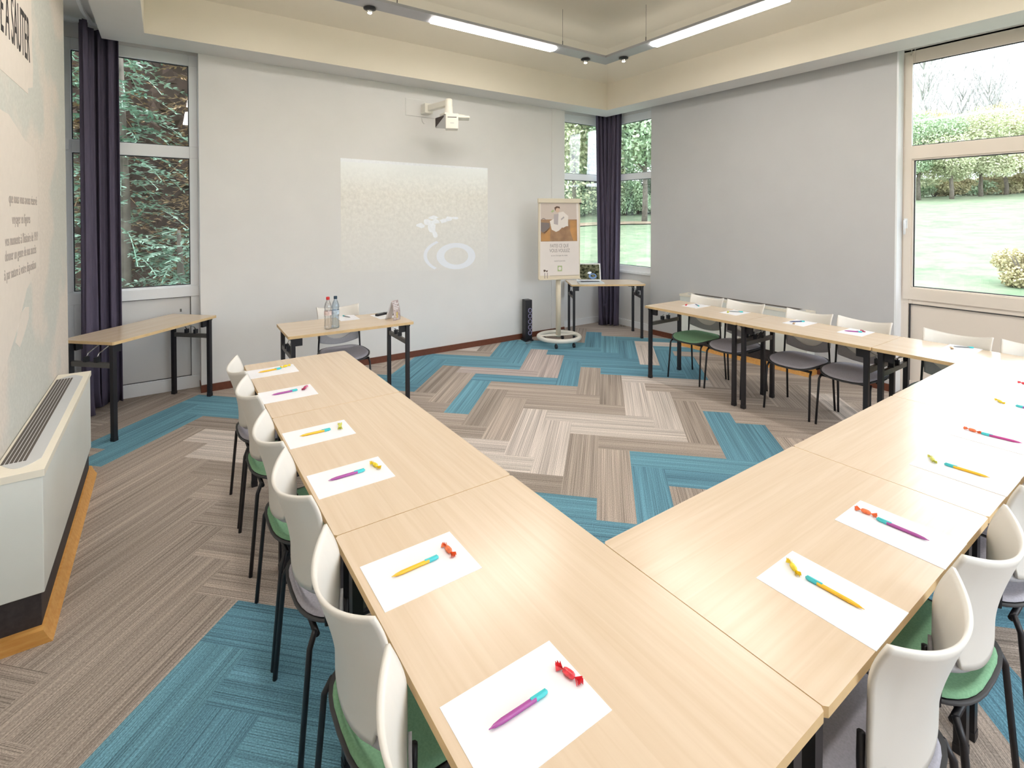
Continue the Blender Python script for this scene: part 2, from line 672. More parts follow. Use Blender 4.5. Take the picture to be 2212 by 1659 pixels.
def window(name, axis, plane, a0, a1, z0, zt, gl, m_, label, panel=None, fw=0.055):
    """gl: list of (a0,a1,z0,z1) panes"""
    fr = MB()
    pane = MB()
    d = 0.07
    As = sorted({a0, a1} | {g[0] for g in gl} | {g[1] for g in gl} | {v_ for p in (panel or []) for v_ in p[:2]})
    # solid frame as boxes around the panes: build on a small lattice
    zs = sorted({z0, zt} | {g[2] for g in gl} | {g[3] for g in gl} | {v_ for p in (panel or []) for v_ in p[2:]})
    for i in range(len(As) - 1):
        for j in range(len(zs) - 1):
            ca, cz = (As[i] + As[i + 1]) / 2, (zs[j] + zs[j + 1]) / 2
            hole = any(g[0] < ca < g[1] and g[2] < cz < g[3] for g in gl) or (panel and any(p[0] < ca < p[1] and p[2] < cz < p[3] for p in panel))
            if not hole:
                frame_bar(fr, axis, plane, As[i], As[i + 1], zs[j], zs[j + 1], d, m_)
    for g in gl:
        # inner sash bead and dark gasket
        w = 0.008
        for (q0, q1, y0, y1) in ((g[0], g[0] + w, g[2], g[3]), (g[1] - w, g[1], g[2], g[3]), (g[0], g[1], g[2], g[2] + w), (g[0], g[1], g[3] - w, g[3])):
            frame_bar(fr, axis, plane, q0, q1, y0, y1, 0.02, gasket, 0.018)
        frame_bar(pane, axis, plane, g[0] + .002, g[1] - .002, g[2] + .002, g[3] - .002, 0.006, glass, 0.03)
    o = fr.build(name, bevel=0.006)
    struct(o, label, 'window')
    pane.build('window_pane', o)
    return o


z1 = lambda z: z
w1 = window('window_1', 'x', YW, XL + .005, 0.30, 0.0, 3.44,
            [(-0.705, -0.47, 2.50, 3.33), (-0.705, -0.47, 1.075, 2.38), (-0.41, 0.215, 2.50, 3.33), (-0.41, 0.215, 1.075, 2.38)], frame_white,
            'tall white back window onto dark evergreens, left of the projected picture',
            panel=[(-0.41, 0.215, 0.13, 0.955)])
b = MB()
b.box(-0.705, 0.218, YW + .018, YW + .06, 0.1, 0.955, white_paint)
w = 0.006
for (q0, q1, y0, y1) in ((0.21, 0.218, .13, .955), (-0.70, 0.218, .949, .955), (-0.70, 0.218, .128, .134)):
    b.box(q0, q1, YW + .004, YW + .018, y0, y1, gasket)
b.box(0.12, 0.135, YW + .012, YW + .018, 0.80, 0.83, steel)
b.build('lower_panel', w1)
b = MB()
b.box(-0.755, -0.72, YW - .035, YW, 2.40, 2.49, frame_white)
b.build('latch', w1)
b = MB()
b.box(-0.78, 0.29, YW - .012, YW, 0.955, 1.06, frame_white)
b.box(-0.78, 0.29, YW - .012, YW, 0.0, 0.12, frame_white)
b.build('frame_rail', w1, bevel=0.004)

w2 = window('window_2', 'x', YW, 5.06, XW - .005, 0.87, 3.44, [(5.09, 6.13, 2.475, 3.30), (5.09, 6.13, 0.985, 2.375)], frame_white,
            'narrow white window behind the flip chart, left half of the far corner')
w3 = window('window_3', 'y', XW, 5.06, YW - .005, 0.87, 3.44, [(5.09, 6.11, 2.475, 3.30), (5.09, 6.11, 0.985, 2.375)], frame_white,
            'narrow white window right half of the far corner, beside the grey wall')
b = MB()
b.box(XW - .03, XW, 5.09, YW, 0.865, 0.90, frame_white)
b.build('window_sill', w3)
b = MB()
b.box(5.08, XW - .03, YW - .03, YW, 0.865, 0.90, frame_white)
b.build('window_sill', w2)
w4 = window('window_4', 'y', XW, -1.3, 1.985, 0.0, 3.46,
            [(0.62, 1.915, 2.49, 3.32), (0.62, 1.885, 1.07, 2.345), (-1.2, 0.5, 2.49, 3.32), (-1.2, 0.5, 1.07, 2.345)], frame_cream,
            'large cream window onto the lawn at the right edge', panel=[(0.62, 1.915, 0.12, 0.90)])
b = MB()
b.box(XW + .02, XW + .06, 0.62, 1.915, 0.1, 0.905, frame_cream)
for (q0, q1, y0, y1) in ((1.900, 1.908, .12, .90), (0.62, 1.908, .892, .90)):
    b.box(XW + .004, XW + .02, q0, q1, y0, y1, gasket)
b.build('lower_panel', w4)
b = MB()
b.box(XW - .014, XW, -1.3, 1.90, 0.945, 1.055, frame_cream)
b.box(XW - .014, XW, 1.90, 1.96, 0.945, 3.40, frame_cream)
b.box(XW - .014, XW, -1.3, 1.90, 2.36, 2.475, frame_cream)
b.build('sash', w4)
b = MB()
b.box(XW - .03, XW - .014, 1.925, 1.95, 1.66, 1.76, frame_white)
b.tube([(XW - .03, 1.937, 1.74), (XW - .06, 1.937, 1.74), (XW - .062, 1.937, 1.70), (XW - .062, 1.937, 1.60)], 0.010, frame_white, n=8)
b.build('window_handle', w4)
window('window_5_added', 'x', YS - .1, 0.9, 5.4, 0.9, 3.35, [(0.96, 2.40, 0.96, 3.29), (2.46, 3.90, 0.96, 3.29), (3.96, 5.34, 0.96, 3.29)], frame_white, 'wide white window added unseen behind the camera for daylight')  # unseen window, added to let in cool daylight
b = MB()
b.box(XB + .001, XW, 1.975, 1.99, 0, ZS + .1, frame_white)
struct(b.build('trim_2'), 'pale jamb between the grey wall and the large window', 'trim')

# ------------------------------------------------------------------ curtains
def curtain(path, z0, z1, amp, folds, flare, name, label):
    pts = [Vector((*p, 0)) for p in path]
    seg = [(pts[i + 1] - pts[i]).length for i in range(len(pts) - 1)]
    tot = sum(seg)

    def along(t):
        d = t * tot
        for i, s_ in enumerate(seg):
            if d <= s_ or i == len(seg) - 1:
                f = d / s_
                p = pts[i].lerp(pts[i + 1], f)
                tn = (pts[i + 1] - pts[i]).normalized()
                return p, Vector((tn.y, -tn.x, 0))
            d -= s_
    rr = random.Random(name + label)
    ph = [rr.uniform(0, 6) for _ in range(6)]

    def fn(u, v):
        p, nrm = along(u)
        z = z1 + (z0 - z1) * v
        a = amp * (0.75 + 0.35 * v) * math.sin(2 * PI * folds * u + 0.5 * math.sin(3 * v + ph[0])) + amp * 0.35 * math.sin(2 * PI * folds * 2.3 * u + ph[1] + v * 1.2)
        q = p + nrm * (a + flare * v)
        if v > 0.965:
            q += nrm * 0.012 * math.sin(u * 37 + ph[2])
        return (q.x, q.y, z)
    bb = MB()
    bb.grid(fn, 110, 26, curtain_mat)
    o = bb.build(name, solid=0.004)
    tag(o, label, 'curtain')
    return o


curtain([(-0.575, 5.74), (-0.585, 5.92), (-0.53, 6.04), (-0.345, 6.05)], 0.015, 3.5, 0.030, 6, 0.0, 'curtain', 'dark plum curtain hanging at the left window, behind the folding table')
curtain([(5.84, 6.05), (5.95, 6.03), (6.05, 5.96), (6.12, 5.74)], 0.015, 3.5, 0.03, 6, 0.12, 'curtain', 'dark plum curtain bunched in the far corner, behind the laptop table')
b = MB()
b.tube([(-0.56, -1.5, 3.53), (-0.56, 5.6, 3.53), (-0.53, 5.95, 3.53), (-0.45, 6.06, 3.53), (0.25, 6.06, 3.53)], 0.012, frame_white, square=True)
tag(b.build('curtain_rail'), 'white curtain track recessed above the left window', 'curtain rail')
b = MB()
b.tube([(5.1, 6.06, 3.53), (5.9, 6.06, 3.53), (6.08, 6.0, 3.53), (6.12, 5.85, 3.53), (6.12, 5.1, 3.53)], 0.012, frame_white, square=True)
tag(b.build('curtain_rail'), 'white curtain track recessed above the far corner window', 'curtain rail')


# ------------------------------------------------------------------ tables
def make_table(name, L, D, label, loc, rz, shape=None, mids=True, group=None):
    """origin at floor centre, length along local x"""
    t = thing(name, label, 'table', loc, rz, group)
    top = MB()
    if shape:
        poly = shape
    else:
        c = 0.008
        poly = [(-L / 2 + c, -D / 2), (L / 2 - c, -D / 2), (L / 2, -D / 2 + c), (L / 2, D / 2 - c), (L / 2 - c, D / 2), (-L / 2 + c, D / 2), (-L / 2, D / 2 - c), (-L / 2, -D / 2 + c)]
    n = len(poly)
    vs = [(p[0], p[1], T - TH) for p in poly] + [(p[0], p[1], T) for p in poly]
    top.add(vs, [tuple(range(n - 1, -1, -1)), tuple(range(n, 2 * n))], woodx)
    top.add(vs, [(i, (i + 1) % n, n + (i + 1) % n, n + i) for i in range(n)], wood_edge)
    top.build('tabletop', t)
    s = 0.0165
    zt = T - TH
    for e in (-1, 1):
        x = e * (L / 2 - 0.045)
        for y in (-(D / 2 - 0.05), D / 2 - 0.05):
            lb = MB()
            lb.box(x - s, x + s, y - s, y + s, 0.012, zt - .012, black_metal)
            lb.box(x - s * 1.1, x + s * 1.1, y - s * 1.1, y + s * 1.1, 0, 0.03, black_metal)
            lb.build('leg', t)
            hb = MB()
            hb.box(x - e * 0.02, x - e * 0.075, y - .03 * (1 if y > 0 else -1), y - .004 * (1 if y > 0 else -1), zt - .075, zt, black_metal)
            hb.box(x - .02, x + .02, y - .02, y + .02, zt - .02, zt, black_metal)
            hb.build('hinge_bracket', t)
        cb = MB()
        zc = 0.60
        cb.box(x - .012, x + .012, -(D / 2 - 0.05) + s, D / 2 - 0.05 - s, zc - .02, zc + .02, steel)
        cbo = cb.build('crossbar', t)
        for y in (-0.05, 0.05):
            cl = MB()
            cl.box(x - .018, x + .018, y - .012, y + .012, zc + .02, zc + .06, black_metal)
            cl.build('spring_clip', cbo)
            br = MB()
            br.tube([(x - e * 0.0, y, zc + .05), (x - e * 0.015, y, zc + .085), (x - e * 0.16, y, zt - .015), (x - e * 0.17, y, zt)], 0.0045, chrome, n=6)
            br.build('brace', t)
    return t


LX0, LX1 = 0.42, 1.078
RX0, RX1 = 4.352, 4.955
BY_0, BY_1 = 0.458, 1.082
G = 0.0015
seams = [0.458, 1.57, 2.67, 3.732]
lab = ['maple folding table at the near end of the left row, joining the front row', 'maple folding table in the middle of the left row of desks', 'maple folding table at the far end of the left row, nearest the presenter table']
for i in range(3):
    y0, y1 = seams[i], seams[i + 1]
    make_table('folding_table', y1 - y0 - 2 * G, LX1 - LX0 - .002, lab[i], ((LX0 + LX1) / 2, (y0 + y1) / 2, 0), R(90), group='desks of the left row')
seams = [1.078, 2.208, 3.28, 4.352]
lab = ['maple folding table of the front row, next to the left row corner', 'maple folding table in the middle of the front row', 'glare-lit folding table of the front row, meeting the right row']
for i in range(3):
    x0, x1 = seams[i], seams[i + 1]
    make_table('folding_table', x1 - x0 - 2 * G, BY_1 - BY_0, lab[i], ((x0 + x1) / 2, (BY_0 + BY_1) / 2, 0), 0, group='desks of the front row')
seams = [0.485, 1.57, 2.655, 3.742]
lab = ['glare-lit folding table of the right row in front of the large window', 'maple folding table in the middle of the right row', 'maple folding table at the far end of the right row, toward the laptop table']
for i in range(3):
    y0, y1 = seams[i], seams[i + 1]
    make_table('folding_table', y1 - y0 - 2 * G, RX1 - RX0 - .002, lab[i], ((RX0 + RX1) / 2 + .001, (y0 + y1) / 2, 0), R(90), group='desks of the right row')
# presenter table, spare table, laptop table
make_table('folding_table', 1.09, 0.60, 'maple presenter table standing alone before the projector wall, bottles on it', (1.372, 4.70, 0), R(-1.2))
make_table('folding_table', 1.10, 0.50, 'spare folding table askew below the left window, nothing on it', (-0.142, 5.565, 0), R(46.3))
cs = [(-.545, -.28), (.49, -.28), (.545, -.25)] + [(.545 - .16 * (1 - math.cos(R(a))), 0.28 - .16 + .16 * math.sin(R(a))) for a in range(0, 91, 15)] + [(-.545, .28)]
make_table('folding_table', 1.09, 0.56, 'small folding table in the far corner carrying the laptop', (5.43, 5.43, 0), R(-32), shape=cs)

# ------------------------------------------------------------------ chairs
def se(th, a, b_, p=3.2):
    c, s_ = math.cos(th), math.sin(th)
    return a * math.copysign(abs(c) ** (2 / p), c), b_ * math.copysign(abs(s_) ** (2 / p), s_)


def shell_pt(u, v, off=0.0):
    """u -1..1 across, v 0 (top) .. 1 (bottom); local +y is the sitter's front"""
    au = abs(u)
    zt = 0.858 + 0.034 * au ** 2.0
    zb = 0.520 + (0.035 * (au / 0.8) ** 2 if au < 0.8 else 0.065)
    z = zt + (zb - zt) * v
    w = 0.207 - 0.006 * math.sin(PI * min(1, v * 1.2)) - 0.008 * max(0, v - .5)
    yc = -0.257 + 0.066 * math.sin(PI / 2 * min(1, v * 1.1))
    ye = -0.184 + 0.036 * math.sin(PI / 2 * min(1, v * 2.6))
    k = au ** 2.1
    y = yc + (ye - yc) * k
    x = w * u
    return Vector((x, y + off, z))


SEATM = {}


def seat_mesh(kind):
    if kind in SEATM:
        return SEATM[kind]
    m_ = {'grey': seat_grey, 'green': seat_green}[kind]
    c = MB()
    n = 36

    def zt(x, y):
        return 0.468 + 0.010 * (x / .22) ** 2 - 0.03 * max(0, (y - .08) / .14) ** 2 + 0.012 * max(0, (-y - .1) / .1) ** 2
    rings = []
    for f in (1.0, .97, .9, .6, .25):
        rings.append([(*(q := se(2 * PI * i / n, .212 * f, .212 * f)), zt(*q) + (0.0 if f < 1 else -.010)) for i in range(n)])
    vs = [(p[0], p[1] + .012, p[2]) for r_ in rings for p in r_]
    fs = [(j * n + i, j * n + (i + 1) % n, (j + 1) * n + (i + 1) % n, (j + 1) * n + i) for j in range(4) for i in range(n)]
    fs.append(tuple(4 * n + i for i in range(n)))
    c.add(vs, fs, m_, True)
    SEATM[kind] = c.mesh('seat_cushion')
    return SEATM[kind]


def make_chair():
    t = thing('stacking_chair', '', 'chair')
    bb = MB()
    bb.grid(lambda a, v: shell_pt(2 * a - 1, v), 40, 18, shell_mat)
    o = bb.build('backrest', t, solid=0.010)
    pd = MB()

    def pad(a, v):
        u = (2 * a - 1) * 0.93
        zt, zb = 0.86, 0.50
        top = min(0.70, 0.563 + 0.16 * abs(u) ** 2.2)
        bot = 0.508 + 0.045 * abs(u) ** 2
        z = top + (bot - top) * v
        # sample the shell at the same height
        zs_t = 0.858 + 0.034 * u * u
        zs_b = 0.520 + 0.035 * (abs(u) / .8) ** 2
        vv = min(1.0, max(0, (zs_t - z) / (zs_t - zs_b)))
        p = shell_pt(u, vv, 0.012)
        return Vector((p.x, p.y, z))
    pd.grid(pad, 24, 8, pad_mat)
    setlabel(pd.build('back_pad', t, solid=0.008), 'grey lumbar pad')
    sb = MB()
    n = 36
    o1 = [se(2 * PI * i / n, .225, .222) for i in range(n)]
    o2 = [se(2 * PI * i / n, .215, .21) for i in range(n)]
    zz = lambda x, y: 0.468 + 0.010 * (x / .22) ** 2 - 0.03 * max(0, (y - .08) / .14) ** 2 + 0.012 * max(0, (-y - .1) / .1) ** 2
    vs = [(x, y + .012, zz(x, y) - .028) for x, y in o2] + [(x, y + .012, zz(x, y) - .020) for x, y in o1] + [(x, y + .012, zz(x, y) - .008) for x, y in o1] + [(x * .95, y * .95 + .012, zz(x, y) - .022) for x, y in o2]
    fs = [(j * n + i, j * n + (i + 1) % n, (j + 1) * n + (i + 1) % n, (j + 1) * n + i) for j in range(3) for i in range(n)]
    fs += [tuple(range(n - 1, -1, -1)), tuple(3 * n + i for i in range(n))]
    sb.add(vs, fs, seat_base, True)
    seat = sb.build('seat', t)
    cu = bpy.data.objects.new('seat_cushion', seat_mesh('grey'))
    COL.objects.link(cu)
    cu.parent = seat
    for s_ in (-1, 1):
        l = MB()
        l.tube([(s_ * .193, -.17, .445), (s_ * .205, -.19, .40), (s_ * .213, -.225, 0)], 0.0092, black_metal, n=8)
        l.build('leg', t)
        l = MB()
        l.tube([(s_ * .185, .17, .425), (s_ * .19, .20, .39), (s_ * .20, .23, 0)], 0.0092, black_metal, n=8)
        l.build('leg', t)
        l = MB()
        l.tube([(s_ * .20, .10, .435), (s_ * .203, -.09, .440), (s_ * .203, -.135, .456), (s_ * .200, -.136, .52), (s_ * .196, -.132, .60), (s_ * .194, -.132, .66)], 0.0085, black_metal, n=8)
        l.build('upright', t)
    f = MB()
    f.tube([(-.195, -.165, .43), (.195, -.165, .43)], 0.010, black_metal)
    f.build('cross_tube', t)
    f = MB()
    f.tube([(-.187, .165, .415), (.187, .165, .415)], 0.010, black_metal)
    f.build('cross_tube', t)
    return t


chair0 = make_chair()
used = []


def place_chair(x, y, rz, seat, label, group):
    if not used:
        c = chair0
        c.location = (x, y, 0)
        c.rotation_euler = (0, 0, R(rz))
        c['label'] = label
        c['group'] = group
        used.append(1)
    else:
        c = dup(chair0, (x, y, 0), R(rz), label, group)
    for ch in bpy.data.objects:
        if ch.parent and ch.parent.parent == c and ch.name.startswith('seat_cushion'):
            ch.data = seat_mesh(seat)
            ch['label'] = seat + ' fabric cushion'
    return c


g = 'chairs along the left row'
for y, s_, l in ((3.445, 'grey', 'cream chair with grey seat, farthest along the left row'),
                 (2.97, 'green', 'cream chair with green seat, second from the far end of the left row'),
                 (2.345, 'green', 'cream chair with green seat, third from the far end of the left row'),
                 (1.875, 'grey', 'cream chair with grey seat, fourth from the far end of the left row'),
                 (1.285, 'green', 'cream chair with green seat, last but one at the near end of the left row'),
                 (0.79, 'green', 'cream chair cut off by the bottom edge, nearest of the left row')):
    place_chair(0.557, y, -90, s_, l, g)
g = 'chairs along the front row'
for x, s_, l in ((1.43, 'grey', 'cream chair nearest the left row corner on the front row'),
                 (1.92, 'green', 'cream chair with green seat, second from the left row corner on the front row'),
                 (2.525, 'grey', 'cream chair third from the left row corner on the front row, at the right edge'),
                 (2.985, 'grey', 'cream chair fourth from the left row corner on the front row')):
    place_chair(x, 0.588, 0, s_, l, g)
g = 'chairs along the right row'
for y, s_, l in ((3.40, 'green', 'cream chair with green seat, farthest along the right row'),
                 (2.945, 'grey', 'cream chair with grey seat, second from the far end of the right row'),
                 (2.312, 'grey', 'cream chair with grey seat, third from the far end of the right row'),
                 (1.858, 'grey', 'cream chair with grey seat, fourth from the far end of the right row'),
                 (1.235, 'green', 'cream chair before the large window, fifth from the far end of the right row'),
                 (0.778, 'green', 'cream chair before the large window at the right edge of the right row')):
    place_chair(4.815, y, 90, s_, l, g)
place_chair(1.42, 4.945, 180, 'grey', 'cream chair with grey seat behind the presenter table', 'presenter seat')

# ------------------------------------------------------------------ papers, pens, sweets
PEN = {'yellow': mat('pen_yellow', (0.80, 0.46, 0.02), 0.25, 0.5), 'purple': mat('pen_purple', (0.36, 0.07, 0.30), 0.25, 0.5), 'magenta': mat('pen_magenta', (0.48, 0.05, 0.25), 0.25, 0.5),
       'blue': mat('pen_dark_blue', (0.05, 0.06, 0.16), 0.25, 0.5), 'grey': mat('pen_grey', (0.25, 0.26, 0.27), 0.3, 0.5)}
SWEET = {'yellow': mat('wrapper_yellow', (0.85, 0.62, 0.03), 0.2, 0.6, var=0.25, vscale=120), 'red': mat('wrapper_red', (0.75, 0.04, 0.06), 0.2, 0.6, var=0.3, vscale=120),
         'orange': mat('wrapper_orange', (0.80, 0.16, 0.05), 0.2, 0.6, var=0.3, vscale=120), 'lime': mat('wrapper_lime', (0.62, 0.62, 0.12), 0.2, 0.6, var=0.25, vscale=120),
         'crimson': mat('wrapper_crimson', (0.45, 0.03, 0.12), 0.2, 0.6, var=0.3, vscale=120), 'tan': mat('wrapper_tan', (0.6, 0.42, 0.25), 0.2, 0.6, var=0.25, vscale=120)}
PT = 0.0012


def paper(cx, cy, lx, ly, rz, label, group=None, dz=0.0):
    bb = MB()
    bb.box(-lx / 2, lx / 2, -ly / 2, ly / 2, 0, PT, paper_mat)
    o = bb.build('paper_sheet')
    o.location = (cx, cy, T + dz)
    o.rotation_euler = (0, 0, R(rz))
    tag(o, label, 'paper', group)
    return o


def pen(tip, cap, colr, label, group=None, z=None):
    """click pen lying from its tip to its teal cap"""
    p0, p1 = Vector((*tip, 0)), Vector((*cap, 0))
    d = p1 - p0
    L = d.length
    r = 0.0052
    z = (T + PT if z is None else z) + r
    t = thing('pen', label, 'pen', (tip[0], tip[1], z), math.atan2(d.y, d.x), group)
    M = Matrix.Rotation(R(90), 4, 'Y')
    bb = MB()
    bb.lathe([(0.0008, 0), (0.0012, 0.004), (0.0036, 0.012), (r, 0.03), (r, L * .62), (r * 1.02, L * .63), (r * 1.02, L * .80)], PEN[colr], 12, M)
    setlabel(bb.build('barrel', t), colr + ' barrel')
    cc = MB()
    cc.lathe([(r * .98, L * .78), (r * 1.08, L * .80), (r * 1.08, L * .93), (r * .8, L * .985), (r * .5, L)], teal_plastic, 12, M)
    cc.box(L * .70, L * .97, -.0022, .0022, r * .9, r * 1.35, teal_plastic)
    setlabel(cc.build('clip_cap', t), 'teal cap')
    return t


def sweet(cx, cy, rz, colr, label, s=1.0, group=None, z=None, bent=0.0):
    t = thing('wrapped_sweet', label, 'sweet', (cx, cy, (T + PT if z is None else z) + 0.0085 * s), R(rz), group)
    m_ = SWEET[colr]
    M = Matrix.Rotation(R(90), 4, 'Y')
    bb = MB()
    prof = [(0.0015, -.017), (0.006, -.0145), (0.0083, -.009), (0.0088, 0), (0.0083, .009), (0.006, .0145), (0.0015, .017)]
    bb.lathe([(r * s, h * s) for r, h in prof], m_, 9, M)
    bb.build('candy', t)
    rr = random.Random(int(cx * 1e4) + int(cy * 1e3))
    for e in (-1, 1):
        tl = MB()
        nf = 11
        vs = [Vector((e * .016 * s, 0, 0))]
        for i in range(nf):
            a = (i / (nf - 1) - .5) * 1.7
            rad = (0.021 + rr.uniform(-.003, .003)) * s
            vs.append(Vector((e * (.016 * s + rad * math.cos(a)), rad * math.sin(a) * .72 + e * bent * .01, (.006 if i % 2 else -.006) * s)))
        fs = [(0, i, i + 1) if e > 0 else (0, i + 1, i) for i in range(1, nf)]
        tl.add(vs, fs, m_)
        tl.build('wrapper_tail', t, solid=0.0006)
    return t


K = 0.945
orde = ['farthest', 'second', 'third', 'fourth', 'fifth', 'nearest']
ordl = ['at the far end of the left row', 'second from the left row far end', 'third from the left row far end', 'fourth from the left row far end', 'fifth from the left row far end', 'nearest the camera on the left row']
LROW = [((.43, .734, 3.587, 3.786), ((.500, 3.692), (.645, 3.708)), 'yellow', (.675, 3.736, 20), 'yellow'),
        ((.44, .733, 3.064, 3.274), ((.500, 3.180), (.643, 3.189)), 'purple', (.686, 3.196, 60), 'crimson'),
        ((.452, .746, 2.40, 2.597), ((.513, 2.506), (.655, 2.504)), 'yellow', (.701, 2.510, 75), 'lime'),
        ((.457, .751, 1.912, 2.113), ((.518, 2.019), (.663, 2.020)), 'purple', (.710, 2.031, 100), 'yellow'),
        ((.466, .764, 1.264, 1.472), ((.526, 1.372), (.675, 1.374)), 'yellow', (.714, 1.383, 92), 'orange'),
        ((.469, .766, .740, .951), ((.528, .848), (.676, .846)), 'purple', (.7415, .850, 105), 'red')]
for i, (p, pn, pc, sw, scol) in enumerate(LROW):
    paper((p[0] + p[1]) / 2 * K, (p[2] + p[3]) / 2 * K, (p[1] - p[0]) * K, (p[3] - p[2]) * K, 0, 'white paper sheet ' + ordl[i], 'sheets on the left row')
    pen((pn[0][0] * K, pn[0][1] * K), (pn[1][0] * K, pn[1][1] * K), pc, pc + ' pen with teal cap on the sheet ' + ordl[i], 'pens on the left row')
    sweet(sw[0] * K, sw[1] * K, sw[2], scol, scol + ' wrapped sweet on the sheet ' + ordl[i], 0.9, 'sweets on the left row')
ordb = [k_ + ' from the left on the front row' for k_ in ('first', 'second', 'third', 'fourth', 'fifth', 'sixth')]
BROW = [(1.494, ((1.506, .551), (1.504, .698)), 'yellow', (1.514, .737, 50), 'yellow'),
        (1.985, ((1.998, .554), (1.996, .698)), 'purple', (2.009, .734, 95), 'orange'),
        (2.665, ((2.680, .555), (2.674, .695)), 'yellow', (2.680, .736, 30), 'lime'),
        (3.177, ((3.212, .557), (3.197, .696)), 'magenta', (3.203, .728, 80), 'orange'),
        (3.800, ((3.815, .555), (3.822, .692)), 'purple', (3.831, .757, 40), 'yellow'),
        (4.320, ((4.335, .560), (4.345, .700)), 'yellow', (4.365, .752, 70), 'red')]
for i, (px, pn, pc, sw, scol) in enumerate(BROW):
    paper(px * K, .632 * K, .206 * K, .298 * K, 0, 'white paper sheet ' + ordb[i], 'sheets on the front row')
    pen((pn[0][0] * K, pn[0][1] * K), (pn[1][0] * K, pn[1][1] * K), pc, pc + ' pen with teal cap on the sheet ' + ordb[i], 'pens on the front row')
    sweet(sw[0] * K, sw[1] * K, sw[2], scol, scol + ' wrapped sweet on the sheet ' + ordb[i], 0.85, 'sweets on the front row')
ordr = ['at the far end of the right row', 'second from the far end of the right row', 'third from the far end of the right row', 'fourth from the far end of the right row', 'at the glaring near end of the right row']
RROW = [(5.085, 3.600, 'blue', ((5.15, 3.66), (5.07, 3.55)), (5.01, 3.68, 30), 'red'), (5.075, 3.110, 'grey', ((5.05, 3.18), (5.15, 3.06)), (5.01, 3.15, 30), 'lime'),
        (5.100, 2.445, 'blue', ((5.05, 2.52), (5.19, 2.44)), (5.00, 2.45, 20), 'tan'), (5.105, 1.962, 'purple', ((5.06, 2.04), (5.13, 1.92)), (5.17, 1.93, 40), 'crimson'),
        (5.12, 1.24, 'grey', ((5.16, 1.30), (5.24, 1.19)), (5.08, 1.285, 20), 'tan')]
for i, (px, py, pc, pn, sw, scol) in enumerate(RROW):
    paper(px * K, py * K, .282 * K, .200 * K, 0, 'white paper sheet ' + ordr[i], 'sheets on the right row')
    pen((pn[0][0] * K, pn[0][1] * K), (pn[1][0] * K, pn[1][1] * K), pc, pc + ' pen on the sheet ' + ordr[i], 'pens on the right row')
    sweet(sw[0] * K, sw[1] * K, sw[2], scol, scol + ' wrapped sweet on the sheet ' + ordr[i], 0.85, 'sweets on the right row')

# presenter table objects
paper(1.45, 4.915, .18, .25, -3, 'white paper sheet beside the water bottles on the presenter table')
pen((1.475, 4.90), (1.435, 5.02), 'grey', 'dark pen lying on the presenter sheet')
paper(1.765, 4.80, .17, .25, 4, 'white paper sheet under the remote controls on the presenter table')
pet_clear = glass_mat('bottle_plastic_clear', (0.93, 0.93, 0.93), 0.4, 0.12)
pet_blue = glass_mat('bottle_plastic_blue', (0.80, 0.88, 0.95), 0.4, 0.12)
cap_red = mat('bottle_cap_red', (0.62, 0.03, 0.03), 0.4)
cap_navy = mat('bottle_cap_navy', (0.02, 0.05, 0.09), 0.4)
lab_red = mat('bottle_label_pale_red', (0.75, 0.60, 0.57), 0.5, var=0.2, vscale=60)
lab_blue = mat('bottle_label_pale_blue', (0.50, 0.60, 0.70), 0.5, var=0.3, vscale=60)
for (x, y, pm, cm, lm, l) in ((1.165, 4.52, pet_clear, cap_red, lab_red, 'clear water bottle with red cap on the presenter table'), (1.232, 4.53, pet_blue, cap_navy, lab_blue, 'bluish water bottle with navy cap on the presenter table')):
    t = thing('water_bottle', l, 'bottle', (x, y, T), 0)
    bb = MB()
    h = 0.27
    prof = [(.022, 0), (.030, .006), (.032, .02), (.030, .055), (.031, .06), (.029, .075), (.031, .085), (.029, .105), (.031, .12), (.031, .165), (.029, .17), (.032, .185), (.031, .20), (.024, .228), (.014, .248), (.0125, .262)]
    bb.lathe(prof, pm, 20)
    bb.build('bottle_body', t)
    lb = MB()
    lb.lathe([(.0318, .125), (.0318, .16)], lm, 20, cap=False)
    lb.build('bottle_label', t)
    cb = MB()
    cb.lathe([(.0145, .258), (.015, .26), (.015, .28), (.013, .283)], cm, 16)
    cb.build('bottle_cap', t)
for (x, y, rz, L, l) in ((1.765, 4.86, 25, .13, 'black remote control on the presenter sheet, left of the pair'), (1.845, 4.845, -60, .11, 'short black remote control on the presenter sheet, beside the standing card')):
    t = thing('remote_control', l, 'remote control', (x, y, T + PT), R(rz))
    bb = MB()
    bb.prism([(-L / 2, -.016), (-L / 2 + .01, -.022), (L / 2 - .01, -.022), (L / 2, -.016), (L / 2, .016), (L / 2 - .01, .022), (-L / 2 + .01, .022), (-L / 2, .016)], 0, .02, black_metal)
    bb.build('remote_body', t, bevel=0.004)
    kb = MB()
    for i in range(4):
        for j in (-1, 0, 1):
            kb.box(-L / 2 + .02 + i * .018, -L / 2 + .03 + i * .018, j * .011 - .004, j * .011 + .004, .02, .0225, PEN['grey'])
    kb.build('keypad', t)
# standing curved card
card_print = mat('card_print', (0.30, 0.22, 0.22), 0.5, 0.3, col2=(0.62, 0.55, 0.54), vscale=55)
card_gold = mat('card_print_gold', (0.55, 0.42, 0.14), 0.5, 0.3, var=0.3, vscale=60)
t = thing('standing_card', 'curved brown table card standing at the right end of the presenter table', 'card', (1.80, 4.57, T), R(26))
bb = MB()


def cardf(u, v):
    return Vector((0.03 - 0.075 * u + 0.0 * v, -0.045 + .018 * v - .012 * math.sin(PI * v), 0.19 * v))


